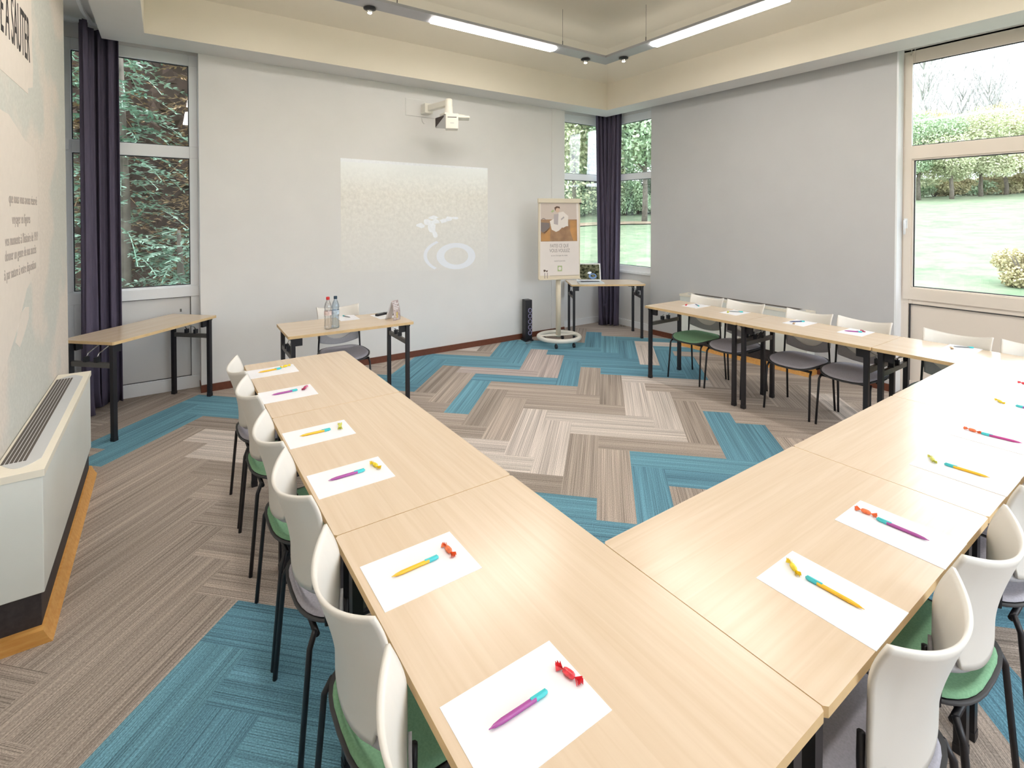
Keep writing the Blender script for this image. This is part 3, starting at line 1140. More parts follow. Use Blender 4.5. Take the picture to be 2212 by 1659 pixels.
bb.grid(lambda u, v: Vector((-.045 + .09 * u + .012 * math.sin(PI * v), -.02 + .03 * v, .185 * v)), 4, 12, card_print)
bb.build('card_front', t, solid=0.002)
bb = MB()
bb.grid(lambda u, v: Vector((-.045 + .09 * u, .09 - .08 * v, .185 * v)), 4, 6, paper_mat)
bb.build('card_back', t, solid=0.002)
bb = MB()
bb.grid(lambda u, v: Vector((-.01 + .02 * u + .012 * math.sin(PI * (v * .3 + .1)), -.0225 + .03 * (v * .3 + .1), .185 * (v * .3 + .1))), 2, 4, card_gold)
for k in range(5):
    zf = 0.55 + k * .085
    bb.grid(lambda u, v: Vector((-.035 + (.05 + .02 * (k % 2)) * u + .012 * math.sin(PI * (zf + .03 * v)), -.0225 + .03 * (zf + .03 * v), .185 * (zf + .03 * v))), 2, 2, paper_mat)
bb.build('card_print', t)

# ------------------------------------------------------------------ projected picture, its light painted as colour and glow on a thin panel
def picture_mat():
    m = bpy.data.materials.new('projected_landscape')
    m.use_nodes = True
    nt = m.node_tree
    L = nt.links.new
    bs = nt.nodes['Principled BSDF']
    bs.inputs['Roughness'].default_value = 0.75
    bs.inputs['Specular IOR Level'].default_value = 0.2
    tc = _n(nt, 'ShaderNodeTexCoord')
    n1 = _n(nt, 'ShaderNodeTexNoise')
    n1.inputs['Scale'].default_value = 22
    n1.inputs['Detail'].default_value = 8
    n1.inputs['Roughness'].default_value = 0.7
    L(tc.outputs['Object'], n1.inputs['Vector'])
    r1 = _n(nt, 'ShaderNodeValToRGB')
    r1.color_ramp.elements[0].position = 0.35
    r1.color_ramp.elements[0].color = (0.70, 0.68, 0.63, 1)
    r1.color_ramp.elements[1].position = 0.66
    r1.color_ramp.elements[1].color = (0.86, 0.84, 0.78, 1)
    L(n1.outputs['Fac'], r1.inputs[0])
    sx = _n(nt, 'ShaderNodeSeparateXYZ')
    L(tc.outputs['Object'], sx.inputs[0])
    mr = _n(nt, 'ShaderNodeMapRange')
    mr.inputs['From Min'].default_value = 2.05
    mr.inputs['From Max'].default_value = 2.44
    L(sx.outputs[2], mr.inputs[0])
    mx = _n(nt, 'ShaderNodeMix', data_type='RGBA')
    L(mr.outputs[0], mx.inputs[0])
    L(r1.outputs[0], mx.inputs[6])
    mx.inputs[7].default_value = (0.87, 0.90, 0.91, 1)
    # the painted beam fades toward the bottom into the wall's colour
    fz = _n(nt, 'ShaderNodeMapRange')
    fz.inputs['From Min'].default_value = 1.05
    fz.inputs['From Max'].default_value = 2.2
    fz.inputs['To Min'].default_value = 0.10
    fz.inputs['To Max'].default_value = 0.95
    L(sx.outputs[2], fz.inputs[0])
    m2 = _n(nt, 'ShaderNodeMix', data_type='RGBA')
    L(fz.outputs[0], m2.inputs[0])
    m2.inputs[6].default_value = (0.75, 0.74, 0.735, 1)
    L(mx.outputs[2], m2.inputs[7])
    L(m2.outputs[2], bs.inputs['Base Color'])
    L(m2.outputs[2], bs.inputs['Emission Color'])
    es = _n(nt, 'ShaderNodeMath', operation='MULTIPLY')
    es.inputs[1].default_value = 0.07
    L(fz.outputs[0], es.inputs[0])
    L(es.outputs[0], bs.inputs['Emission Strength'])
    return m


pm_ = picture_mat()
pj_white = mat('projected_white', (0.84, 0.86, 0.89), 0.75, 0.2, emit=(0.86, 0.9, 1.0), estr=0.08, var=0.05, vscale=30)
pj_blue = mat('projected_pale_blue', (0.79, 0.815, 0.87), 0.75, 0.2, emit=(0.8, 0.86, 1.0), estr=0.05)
b = MB()
Y0 = YA - .0015


def ppoly(pts, m_, k):
    y = Y0 - .0004 * k
    n = len(pts)
    b.add([(x, y, z) for x, z in pts] + [(x, YA, z) for x, z in pts], [tuple(range(n))] + [(i, n + i, n + (i + 1) % n, (i + 1) % n) for i in range(n)], m_)


X0_, X1_ = 1.685, 3.69
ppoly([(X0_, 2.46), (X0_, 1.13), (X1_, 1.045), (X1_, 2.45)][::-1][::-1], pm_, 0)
# helper: picture fraction -> wall coordinates, taken from the zoomed picture (2106x1659 for 330x260 px)
def pf(u, v):
    x = X0_ + (X1_ - X0_) * u
    zt = 2.46 - .01 * u
    zb = 1.13 - .085 * u
    return (x, zt + (zb - zt) * v)


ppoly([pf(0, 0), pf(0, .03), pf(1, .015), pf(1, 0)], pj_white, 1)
rr = random.Random(5)
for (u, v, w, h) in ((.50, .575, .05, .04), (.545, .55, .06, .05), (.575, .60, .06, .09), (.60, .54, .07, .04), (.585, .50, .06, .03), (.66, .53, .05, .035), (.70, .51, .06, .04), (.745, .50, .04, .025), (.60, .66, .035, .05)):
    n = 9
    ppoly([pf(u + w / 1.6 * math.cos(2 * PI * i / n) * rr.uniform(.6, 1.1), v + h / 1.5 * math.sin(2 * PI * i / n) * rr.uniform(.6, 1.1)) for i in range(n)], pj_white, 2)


def arc(u, v, ru, rv, wu, wv, a0, a1, m_, k):
    n = 26
    for i in range(n):
        aa, ab = R(a0 + (a1 - a0) * i / n), R(a0 + (a1 - a0) * (i + 1) / n)
        f = lambda a, s_: pf(u + (ru + s_ * wu) * math.cos(a), v + (rv + s_ * wv) * math.sin(a))
        ppoly([f(aa, -1), f(aa, 1), f(ab, 1), f(ab, -1)], m_, k)


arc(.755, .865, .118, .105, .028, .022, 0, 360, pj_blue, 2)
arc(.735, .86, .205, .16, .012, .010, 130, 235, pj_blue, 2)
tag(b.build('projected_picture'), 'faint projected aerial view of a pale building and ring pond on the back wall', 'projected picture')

# ------------------------------------------------------------------ projector on its wall arm
pw = mat('projector_white', (0.86, 0.83, 0.76), 0.4, 0.4)
pgrey = mat('projector_side_grey', (0.55, 0.56, 0.57), 0.45, 0.4)
pvent = mat('projector_vent', (0.055, 0.045, 0.045), 0.6, 0.3, var=0.5, vscale=90)
t = thing('projector', 'white short-throw projector hung from a wall arm above the projected picture', 'projector', (2.86, 5.42, 2.80), 0)
bb = MB()
bb.box(-.375, .03, .522, .53, .245, .46, white_paint)
bb.build('wall_plate', t, bevel=0.003)
bb = MB()
bb.box(-.17, -.06, .40, .525, .28, .40, pw)
bb.tube([(-.11, .48, .345), (-.035, .03, .345)], 0.035, pw, square=True)
bb.build('support_arm', t, bevel=0.004)
bb = MB()
bb.lathe([(.07, .20), (.068, .215), (.05, .225), (.047, .29), (.043, .31), (.043, .385), (.03, .395)], pw, 20, Matrix.Translation((-.035, .02, 0)))
bb.box(-.115, .155, -.035, .10, .195, .215, pw)
bb.build('mount_head', t)
Mp = Matrix.Rotation(R(-27), 4, 'Z')
bb = MB()
# body: narrow white nose toward the room, wings sweeping back
bb.box(-.078, .070, -.155, -.10, .012, .19, pw, Mp)
bb.box(-.078, .070, -.10, .16, .04, .19, pw, Mp)
bb.box(-.05, .21, -.02, .17, .168, .192, pw, Mp)
bb.build('projector_body', t, bevel=0.006)
bb = MB()
v4 = [(-.079, -.10, .185), (-.20, .12, .185), (-.20, .12, .06), (-.079, -.10, .02)]
bb.add([Mp @ Vector(p) for p in v4] + [Mp @ Vector(p) for p in ((-.079, .12, .185), (-.079, .12, .06))], [(0, 1, 2, 3), (0, 4, 1), (1, 4, 5, 2), (3, 2, 5)], pgrey)
bb.add([Mp @ Vector(p) for p in ((-.084, -.09, .18), (-.202, .117, .18), (-.202, .117, .066))], [(0, 1, 2)], pvent)
bb.build('side_vent', t)
bb = MB()
bb.box(-.055, .050, -.157, -.154, .142, .15, black_metal, Mp)
bb.box(-.025, .02, -.1565, -.154, .075, .083, pgrey, Mp)
bb.build('front_slot', t)
bb = MB()
bb.tube([(-.155, .524, .235), (-.15, .52, .19), (-.13, .52, .165), (-.105, .522, .175)], .006, white_paint)
bb.build('cable', t)

# ------------------------------------------------------------------ suspended light frame
ZL = 3.65
LX_0, LX_1, LY_0, LY_1 = 0.30, 4.49, -0.60, 4.485
LW = 0.20
t = thing('suspended_lamp', 'large rectangular suspended light frame under the tray ceiling', 'ceiling lamp', (0, 0, 0))
bb = MB()
for (x0, x1, y0, y1) in ((LX_0, LX_1, LY_1 - LW, LY_1), (LX_0, LX_1, LY_0, LY_0 + LW), (LX_1 - LW, LX_1, LY_0 + LW, LY_1 - LW), (LX_0, LX_0 + LW, LY_0 + LW, LY_1 - LW)):
    bb.box(x0, x1, y0, y1, ZL, ZL + .025, alu)
bb.build('lamp_profile', t)
for (x0, x1, y0, y1) in ((2.105, 3.615, LY_1 - LW + .06, LY_1 - .02), (0.45, 1.0, LY_1 - LW + .06, LY_1 - .02), (LX_1 - LW + .06, LX_1 - .02, 2.23, 3.69), (LX_1 - LW + .06, LX_1 - .02, .2, 1.6),
                         (0.7, 2.2, LY_0 + .02, LY_0 + LW - .04), (2.6, 4.1, LY_0 + .02, LY_0 + LW - .04), (LX_0 + .02, LX_0 + LW - .04, 0.2, 1.7), (LX_0 + .02, LX_0 + LW - .04, 2.2, 3.7)):
    e = MB()
    w_ = min(x1 - x0, y1 - y0) / 2
    if x1 - x0 > y1 - y0:
        cpoly = [(x0 + w_ * .3, y0), (x1 - w_ * .3, y0), (x1, y0 + w_), (x1 - w_ * .3, y1), (x0 + w_ * .3, y1), (x0, y0 + w_)]
    else:
        cpoly = [(x0, y0 + w_ * .3), (x0 + w_, y0), (x1, y0 + w_ * .3), (x1, y1 - w_ * .3), (x0 + w_, y1), (x0, y1 - w_ * .3)]
    e.prism(cpoly, ZL - .012, ZL, lamp_e)
    setlabel(e.build('diffuser', t), 'glowing white diffuser')
zu = ZL + .026
for (ax, c_, a0_, a1_, sg) in (('x', LY_1, .35, 4.44, 1), ('x', LY_0, .35, 4.44, -1), ('y', LX_1, -.55, 4.44, 1), ('y', LX_0, -.55, 4.44, -1)):
    # unseen slot of light, shielded toward the middle, shaped to brighten the outer slopes
    e = MB()
    sh = MB()
    q0, q1 = sorted((c_ - sg * .030, c_ - sg * .024))
    h0, h1 = sorted((c_ - sg * .034, c_ - sg * .0305))
    t0, t1 = sorted((c_ - sg * .034, c_ - sg * .004))
    if ax == 'x':
        e.box(a0_, a1_, q0, q1, zu, zu + .03, uplight_e)
        sh.box(a0_, a1_, h0, h1, zu - .001, zu + .036, alu)
    else:
        e.box(q0, q1, a0_, a1_, zu, zu + .03, uplight_e)
        sh.box(h0, h1, a0_, a1_, zu - .001, zu + .036, alu)
    e.build('uplight_strip', t)
    sh.build('uplight_shield', t)
for (x, y) in ((1.72, LY_1 - LW + .01), (3.64, LY_1 - LW + .01), (LX_1 - LW + .01, 3.69), (LX_1 - LW + .01, 1.5), (LX_0 + LW, 1.5), (2.4, LY_0 + LW)):
    e = MB()
    e.tube([(x, y, ZL + .025), (x, y, 4.068)], .0018, steel, n=5)
    e.tube([(x, y, ZL + .025), (x, y, ZL + .07)], .005, steel, n=6)
    e.build('suspension_cable', t)
for (x, y) in ((1.53, LY_1 - .02), (4.13, LY_1 - .03), (LX_1 - .03, 4.16)):
    e = MB()
    e.lathe([(.046, ZL), (.056, ZL - .006), (.054, ZL - .014), (.030, ZL - .022)], black_metal, 20, Matrix.Translation((x, y, 0)))
    eo = e.build('downlight', t)
    e = MB()
    e.lathe([(.024, ZL - .022), (.026, ZL - .036), (.022, ZL - .046)], chrome, 16, Matrix.Translation((x, y, 0)))
    e.lathe([(.020, ZL - .0455), (.016, ZL - .052), (.002, ZL - .054)], spot_e, 16, Matrix.Translation((x, y, 0)))
    e.build('bulb', eo)

# ------------------------------------------------------------------ convector units
slat_dark = mat('convector_slat', (0.10, 0.085, 0.075), 0.6, 0.3)


def convector(name, label, L, D, H, loc, rz):
    """local: back at y=0, front at y=-D, length along x centred"""
    t = thing(name, label, 'heater', loc, rz)
    bb = MB()
    bb.box(-L / 2, L / 2, -D, -.003, .20, H - .03, fcu_front)
    bb.build('cabinet', t, bevel=0.004)
    bb = MB()
    bb.box(-L / 2 - .006, L / 2 + .006, -D - .006, 0, H - .03, H, fcu_white)
    bb.box(L / 2, L / 2 + .002, -D, -D + .05, .2, H - .03, fcu_front)
    bb.build('top_cover', t, bevel=0.005)
    bb = MB()
    gl = L / 2 - .13
    n = 10
    arcp = [(gl + .07 * math.sin(PI * i / n), -D * .86 + (D * .76) * i / n) for i in range(n + 1)]
    bb.prism([(-p[0], p[1]) for p in arcp[::-1]] + arcp, H, H + .0015, fcu_front) if False else None
    poly = [(p[0], p[1]) for p in arcp] + [(-p[0], p[1]) for p in arcp[::-1]]
    bb.prism(poly, H - .001, H + .002, pgrey)
    for k in range(6):
        y = -D * .10 - k * D * .085
        bb.box(-gl, gl, y - D * .036, y + D * .026, H + .0015, H + .003, slat_dark)
    setlabel(bb.build('grille', t), 'grey slotted outlet grille')
    bb = MB()
    bb.box(-L / 2 + .01, L / 2 - .01, -D + .012, 0, 0.05, .20, fcu_dark)
    setlabel(bb.build('plinth', t), 'dark recessed plinth')
    bb = MB()
    y0 = -D - .028
    bb.add([(-L / 2 - .03, y0, 0), (L / 2 + .03, y0, 0), (L / 2 + .03, y0 + .012, .018), (-L / 2 - .03, y0 + .012, .018), (-L / 2 - .03, y0 + .03, .06), (L / 2 + .03, y0 + .03, .06), (L / 2 + .03, 0, .06), (-L / 2 - .03, 0, .06), (-L / 2 - .03, 0, 0), (L / 2 + .03, 0, 0)],
           [(0, 1, 2, 3), (3, 2, 5, 4), (4, 5, 6, 7), (0, 3, 4, 7, 8), (1, 9, 6, 5, 2)], oak_trim)
    setlabel(bb.build('oak_skirt', t), 'orange oak skirting around the foot')
    return t


convector('convector_heater', 'cream convector heater with slotted top below the mural wall', 1.62, 0.165, 0.724, (XM + .004, 3.65, 0), R(90))
convector('convector_heater', 'long convector heater on the grey wall, behind the right row chairs', 1.68, 0.185, 0.712, (XB - .004, 3.575, 0), R(-90))

# ------------------------------------------------------------------ flip chart
fl_cream = mat('flipchart_cream', (0.70, 0.62, 0.49), 0.45, 0.4, var=0.01)
fl_base = mat('flipchart_base_white', (0.74, 0.715, 0.66), 0.4, 0.45, var=0.01)
fl_paper = mat('flipchart_paper', (0.80, 0.735, 0.70), 0.6, 0.2, var=0.01)
t = thing('flip_chart', 'flip chart on a round castor base showing a poster with a seated reader', 'flip chart', (4.52, 5.40, 0), R(-20))
bb = MB()
bb.tube([(.285 * math.cos(2 * PI * i / 36), .285 * math.sin(2 * PI * i / 36), .105) for i in range(36)], .030, fl_base, n=10, closed=True)
bb.grid(lambda u, v: Vector((-.26 + .52 * u, (.12 - .16 * v) * math.sin(PI * (.08 + .84 * u)) + .03, .118 + .012 * math.sin(PI * v))), 16, 6, fl_base)
bb.build('ring_base', t)
for a in (-62, -118, 60, 120):
    cb = MB()
    x, y = .27 * math.cos(R(a)), .27 * math.sin(R(a))
    cb.lathe([(.028, -.014), (.030, -.01), (.030, .01), (.028, .014)], black_metal, 14, Matrix.Translation((x, y, .030)) @ Matrix.Rotation(R(90), 4, 'Y'))
    cb.tube([(x, y, .055), (x, y, .09)], .012, steel)
    cb.build('castor', t)
bb = MB()
bb.tube([(0, .03, .10), (0, .03, 1.0)], [.035, .035], fl_cream, n=14)
bb.tube([(0, .03, .55), (0, .03, 1.95)], .022, chrome, n=14)
bb.build('post', t)
bw, z0_, z1_ = .615 / 2, .905, 2.03
bb = MB()
bb.box(-bw, bw, -.012, .012, z0_, z1_ - .05, fl_cream)
bb.box(-bw, bw, -.05, .0, z0_, z0_ + .015, fl_cream)
bb.build('board', t, bevel=0.004)
bb = MB()
bb.box(-bw - .008, bw + .008, -.034, .014, z1_ - .062, z1_, fl_cream)
bb.box(bw - .02, bw + .012, -.040, -.028, z1_ - .078, z1_ - .055, black_metal)
bb.build('clamp_bar', t, bevel=0.006)
# poster: pixel frame of the zoomed crop (1493 px wide for 180 px) mapped on the board
PW = dict(bg=mat('poster_wall_taupe', (0.62, 0.53, 0.48), .6), floor=mat('poster_brown', (0.30, 0.17, 0.10), .6, col2=(0.44, 0.27, 0.15), vscale=9), orange=mat('poster_orange', (0.50, 0.26, 0.10), .6, var=.15), grey=mat('poster_grey', (0.22, 0.18, 0.17), .6),
          white=mat('poster_white', (0.80, 0.74, 0.70), .6), hair=mat('poster_dark_brown', (0.12, 0.07, 0.05), .6), skin=mat('poster_skin', (0.66, 0.47, 0.36), .6), green=mat('poster_green', (0.42, 0.50, 0.26), .6), ink=mat('poster_ink', (0.30, 0.26, 0.25), .6), pk=mat('poster_mid_grey', (0.46, 0.41, 0.42), .6))  # pk: middle grey of the printed picture
bb = MB()


def q(px, py):
    # crop pixel -> board local x,z
    return ((px - 575) / 760 * 2 * bw * .985, z1_ - (py - 70) / 1435 * (z1_ - z0_))


def dec(pts, m_, k):
    y = -.0125 - .0005 * k
    pp = [q(*p) for p in pts]
    n = len(pp)
    b_ = [(x, y, z) for x, z in pp] + [(x, -.0115, z) for x, z in pp]
    bb.add(b_, [tuple(range(n)), *[(i, n + i, n + (i + 1) % n, (i + 1) % n) for i in range(n)]], m_)


def ell(cx, cy, rx, ry, n=14):
    return [(cx + rx * math.cos(-2 * PI * i / n), cy + ry * math.sin(-2 * PI * i / n)) for i in range(n)]


dec([(222, 150), (222, 1430), (945, 1430), (925, 150)], fl_paper, 0)
dec([(232, 155), (232, 440), (895, 440), (885, 155)], PW['bg'], 1)
dec([(232, 440), (232, 828), (905, 828), (897, 440)], PW['floor'], 1)
dec([(232, 490), (232, 640), (300, 700), (400, 600), (390, 500)], PW['grey'], 2)
dec([(240, 690), (240, 820), (400, 820), (410, 560), (330, 640)], PW['orange'], 2)
dec([(770, 460), (770, 640), (830, 820), (900, 820), (892, 460)], PW['orange'], 2)
dec([(395, 470), (430, 620), (510, 660), (560, 640), (620, 585), (640, 560), (735, 560), (725, 400), (640, 330), (480, 420)], PW['white'], 3)
dec([(470, 350), (470, 520), (560, 540), (575, 340)], PW['pk'], 4)
dec([(555, 320), (545, 540), (640, 590), (730, 545), (735, 380), (640, 300)], PW['white'], 5)
dec([(598, 430), (605, 455), (665, 410), (650, 385)], PW['pk'], 6)
dec(ell(535, 265, 42, 50), PW['skin'], 6)
dec([(488, 270), (480, 230), (520, 205), (575, 215), (580, 250), (540, 235), (505, 250), (500, 290)], PW['hair'], 7)
dec([(415, 300), (440, 320), (480, 290), (455, 265)], PW['green'], 4)
for k in range(6):
    a = [(282 + 45 * math.cos(PI * (k / 6)), 470 - 55 * math.sin(PI * k / 6)), (282 + 45 * math.cos(PI * ((k + 1) / 6)), 470 - 55 * math.sin(PI * (k + 1) / 6))]
    dec([a[0], (a[0][0], a[0][1] + 14), (a[1][0], a[1][1] + 14), a[1]][::-1], PW['grey'], 3)
dec([(540, 1260), (540, 1360), (622, 1360), (622, 1260)], PW['green'], 1)
dec(ell(581, 1310, 28, 32), fl_paper, 2)
dec([(400, 1434), (400, 1440), (945, 1440), (945, 1434)], PW['ink'], 1)
dec([(280, 1330), (290, 1370), (320, 1350), (350, 1372), (362, 1335), (330, 1345), (310, 1325)], PW['hair'], 1)
dec([(300, 1380), (300, 1480), (312, 1480), (312, 1380)], PW['ink'], 1)
dec([(345, 1380), (345, 1480), (357, 1480), (357, 1380)], PW['ink'], 1)
pst = bb.build('poster', t)


def bM(px, py, k=2):
    x, z = q(px, py)
    return Matrix(((1, 0, 0, x), (0, 0, -1, -.0135), (0, 1, 0, z), (0, 0, 0, 1)))


text('poster_lettering', 'FAITES CE QUE', .068, bM(572, 935), PW['ink'], pst, sx=.60)
text('poster_lettering', 'VOUS VOULEZ', .068, bM(578, 1020), PW['ink'], pst, sx=.66)
text('poster_small_print', 'et on s\'occupe du reste', .028, bM(572, 1090), PW['ink'], pst, sx=.9)
text('poster_small_print', 'toute la journée', .026, bM(580, 1185), PW['ink'], pst, sx=.95)

# ------------------------------------------------------------------ speaker tower, cables
t = thing('tower_speaker', 'slim black tower speaker with ring drivers on the floor beside the flip chart', 'speaker', (4.275, 5.82, 0), R(-10))
bb = MB()
bb.box(-.052, .052, -.06, .06, .02, .59, black_metal)
bb.build('speaker_body', t, bevel=0.006)
bb = MB()
bb.box(-.065, .065, -.075, .075, 0, .022, black_metal)
bb.build('speaker_base', t)
ringm = mat('speaker_ring', (0.36, 0.32, 0.55), 0.3, 0.5, metal=0.3)
for k in range(5):
    bb = MB()
    zc = .12 + k * .08
    bb.tube([(.016 + .026 * math.cos(2 * PI * i / 20), -.0625, zc + .030 * math.sin(2 * PI * i / 20)) for i in range(20)], .0045, ringm, n=6, closed=True)
    setlabel(bb.build('driver_ring', t), 'violet-grey driver ring')
rr = random.Random(9)
bb = MB()
for k in range(3):
    bb.tube([(4.78 + rr.uniform(-.14, .16) + .04 * i / 14, 5.82 + rr.uniform(-.05, .06), .03 + .05 * abs(math.sin(i * 1.3 + k))) for i in range(15)], .011, black_metal, n=6)
tag(bb.build('cable_bundle'), 'tangled black cables on the floor behind the flip chart base', 'cables')
bb = MB()
bb.tube([(4.27 + .13 * math.cos(a), 5.70 + .05 * math.sin(a * 1.3), .006) for a in [k * .35 for k in range(14)]], .004, PEN['grey'], n=6)
tag(bb.build('speaker_cable'), 'thin pale cable curling on the floor before the tower speaker', 'cable')

# ------------------------------------------------------------------ laptop
t = thing('laptop', 'open silver laptop on the corner table, partly behind the flip chart', 'laptop', (5.20, 5.49, T), R(-32))
silver = mat('laptop_silver', (0.62, 0.66, 0.68), 0.35, 0.5, metal=0.2)
bb = MB()
bb.box(-.185, .185, -.12, .12, 0, .014, silver)
bb.build('laptop_base', t, bevel=0.003)
bb = MB()
bb.box(-.14, .14, -.02, .085, .014, .0155, seat_base)
bb.build('keyboard', t)
Ml = Matrix.Translation((0, .118, .014)) @ Matrix.Rotation(R(-14), 4, 'X')
bb = MB()
bb.box(-.185, .185, 0, .008, 0, .265, frame_white, Ml)
lid = bb.build('laptop_lid', t, bevel=0.003)


def screen_mat():
    m = bpy.data.materials.new('laptop_screen')
    m.use_nodes = True
    nt = m.node_tree
    L = nt.links.new
    nt.nodes.clear()
    tc = _n(nt, 'ShaderNodeTexCoord')
    n1 = _n(nt, 'ShaderNodeTexNoise')
    n1.inputs['Scale'].default_value = 22
    n1.inputs['Detail'].default_value = 6
    L(tc.outputs['Object'], n1.inputs['Vector'])
    r1 = _n(nt, 'ShaderNodeValToRGB')
    r1.color_ramp.elements[0].position = .38
    r1.color_ramp.elements[0].color = (.015, .018, .010, 1)
    r1.color_ramp.elements[1].position = .68
    r1.color_ramp.elements[1].color = (.20, .20, .12, 1)
    L(n1.outputs['Fac'], r1.inputs[0])
    e = _n(nt, 'ShaderNodeEmission')
    L(r1.outputs[0], e.inputs[0])
    o = _n(nt, 'ShaderNodeOutputMaterial')
    L(e.outputs[0], o.inputs[0])
    return m


scr_b = emat('screen_blue', (0.16, 0.25, 0.42), 1.0)
scr_w = emat('screen_white', (0.75, 0.8, 0.85), 1.0)
bb = MB()
sm = screen_mat()


def spoly(pts, m_, k):
    n = len(pts)
    bb.add([Ml @ Vector((x, -.0006 - .0003 * k, z)) for x, z in pts], [tuple(range(n))], m_)


spoly([(-.168, .02), (.168, .02), (.168, .248), (-.168, .248)], sm, 0)
spoly([(.06 + .062 * math.cos(2 * PI * i / 16), .07 + .044 * math.sin(2 * PI * i / 16)) for i in range(16)], scr_b, 1)
spoly([(.065 + .036 * math.cos(2 * PI * i / 16), .075 + .022 * math.sin(2 * PI * i / 16)) for i in range(16)], sm, 2)
spoly([(-.02, .11), (.02, .10), (.05, .125), (.03, .14), (0, .135)], scr_w, 2)
bb.build('screen', lid)

# ------------------------------------------------------------------ outdoors
SLOPE = 0.072


def ground_z(x, y):
    r = max(0.0, math.hypot(x - 3, y - 3) - 3.5)
    return -0.35 + SLOPE * 1.06 * r


grass = mat('lawn_grass', (0.085, 0.155, 0.08), 0.9, 0.1, col2=(0.25, 0.26, 0.185), vscale=1.1)
for nd in grass.node_tree.nodes:
    if nd.type == 'TEX_NOISE':
        nd.inputs['Detail'].default_value = 12
        nd.inputs['Roughness'].default_value = 0.78
gm = MB()


def gfn(u, v):
    a = R(-25 + 135 * u)
    r = 7.2 + 150 * v ** 2
    x, y = 3 + r * math.sin(a), 3 + r * math.cos(a)
    return (x, y, ground_z(x, y) + .12 * math.sin(x * .5) * math.cos(y * .43))


def gfull(u, v):
    a = 2 * PI * u
    r = 5.0 + 160 * v ** 2.2
    x, y = 3 + r * math.sin(a), 3 + r * math.cos(a)
    return (x, y, ground_z(x, y) + (.10 * math.sin(x * .5) * math.cos(y * .43) if r > 9 else 0))


gm.grid(gfull, 120, 40, grass)
struct(gm.build('ground'), 'pale green lawn rising away from the building', 'lawn')

leaf_cols = {  # tree leaves kept pale: haze is put into their colour
    'pale': mat('leaves_pale_yellow_green', (0.42, 0.46, 0.28), 0.8, 0.1, col2=(0.60, 0.60, 0.42), vscale=0.9),
    'autumn': mat('leaves_autumn_gold', (0.44, 0.39, 0.22), 0.8, 0.1, col2=(0.60, 0.54, 0.34), vscale=0.9),
    'green': mat('leaves_mid_green', (0.30, 0.44, 0.27), 0.8, 0.1, col2=(0.52, 0.60, 0.42), vscale=1.2),
    'dark': mat('leaves_dark_green', (0.06, 0.09, 0.06), 0.8, 0.1, col2=(0.15, 0.19, 0.13), vscale=2.0),
    'conifer': mat('conifer_sprays', (0.13, 0.26, 0.18), 0.7, 0.15, col2=(0.40, 0.52, 0.42), vscale=3.0),
    'brown': mat('conifer_brown_sprays', (0.25, 0.16, 0.09), 0.8, 0.1, col2=(0.40, 0.30, 0.18), vscale=3.0)}
bark = mat('tree_bark', (0.14, 0.12, 0.10), 0.9, 0.1, var=0.3, vscale=6)
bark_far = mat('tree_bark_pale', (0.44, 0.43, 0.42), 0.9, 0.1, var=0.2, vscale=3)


def leaf_cloud(clusters, per, size, material):
    """leaf quads scattered in ellipsoid clusters [(x,y,z,rx,ry,rz)]"""
    vs, fs = [], []
    for (cx, cy, cz, rx, ry, rz_) in clusters:
        d = rng.normal(size=(per, 3))
        d /= np.linalg.norm(d, axis=1)[:, None]
        rad = rng.uniform(.25, 1, size=(per, 1)) ** (1 / 2.2)
        c = np.array([cx, cy, cz]) + d * rad * np.array([rx, ry, rz_])
        a = rng.normal(size=(per, 3))
        a /= np.linalg.norm(a, axis=1)[:, None]
        b_ = np.cross(a, rng.normal(size=(per, 3)))
        b_ /= np.linalg.norm(b_, axis=1)[:, None]
        s_ = size * rng.uniform(.6, 1.3, size=(per, 1))
        o = len(vs)
        P = np.stack([c - a * s_, c + b_ * s_ * .6, c + a * s_, c - b_ * s_ * .6], axis=1).reshape(-1, 3)
        vs += [tuple(p) for p in P]
        fs += [(o + 4 * i, o + 4 * i + 1, o + 4 * i + 2, o + 4 * i + 3) for i in range(per)]
    bb = MB()
    bb.add(vs, fs, material)
    return bb


def trunk_mb(h, r, rr, n_br, material, up=0.75, twig=2):
    bb = MB()
    pts = [(rr.uniform(-.06, .06) * i, rr.uniform(-.06, .06) * i, h * i / 5 * .9) for i in range(6)]
    bb.tube(pts, [r * (1 - .14 * i) for i in range(6)], material, n=7)
    for k in range(n_br):
        f = rr.uniform(.35, 1)
        i = min(4, int(f * 5))
        p0 = Vector(pts[i]).lerp(Vector(pts[i + 1]), f * 5 - i if f < 1 else 1)
        a = rr.uniform(0, 2 * PI)
        L = h * rr.uniform(.22, .42)
        d = Vector((math.cos(a), math.sin(a), up + rr.uniform(0, .7))).normalized()
        p1 = p0 + d * L * .5 + Vector((0, 0, .05 * L))
        p2 = p0 + d * L + Vector((0, 0, .22 * L))
        bb.tube([p0, p1, p2], [r * .35, r * .22, r * .07], material, n=5)
        for _ in range(twig):
            q0 = p0.lerp(p2, rr.uniform(.4, .9))
            d2 = (d + Vector((rr.uniform(-.7, .7), rr.uniform(-.7, .7), rr.uniform(.1, .8)))).normalized()
            bb.tube([q0, q0 + d2 * L * .45], [r * .13, r * .04], material, n=4)
    return bb


def at(px, depth):
    """ground point under a picture column at a given distance along the view axis"""
    yw = R(YAW)
    Fv = (math.sin(yw), math.cos(yw))
    Rv = (math.cos(yw), -math.sin(yw))
    k = (px - 1106) / 1088.4
    return (depth * (Fv[0] + Rv[0] * k), depth * (Fv[1] + Rv[1] * k))


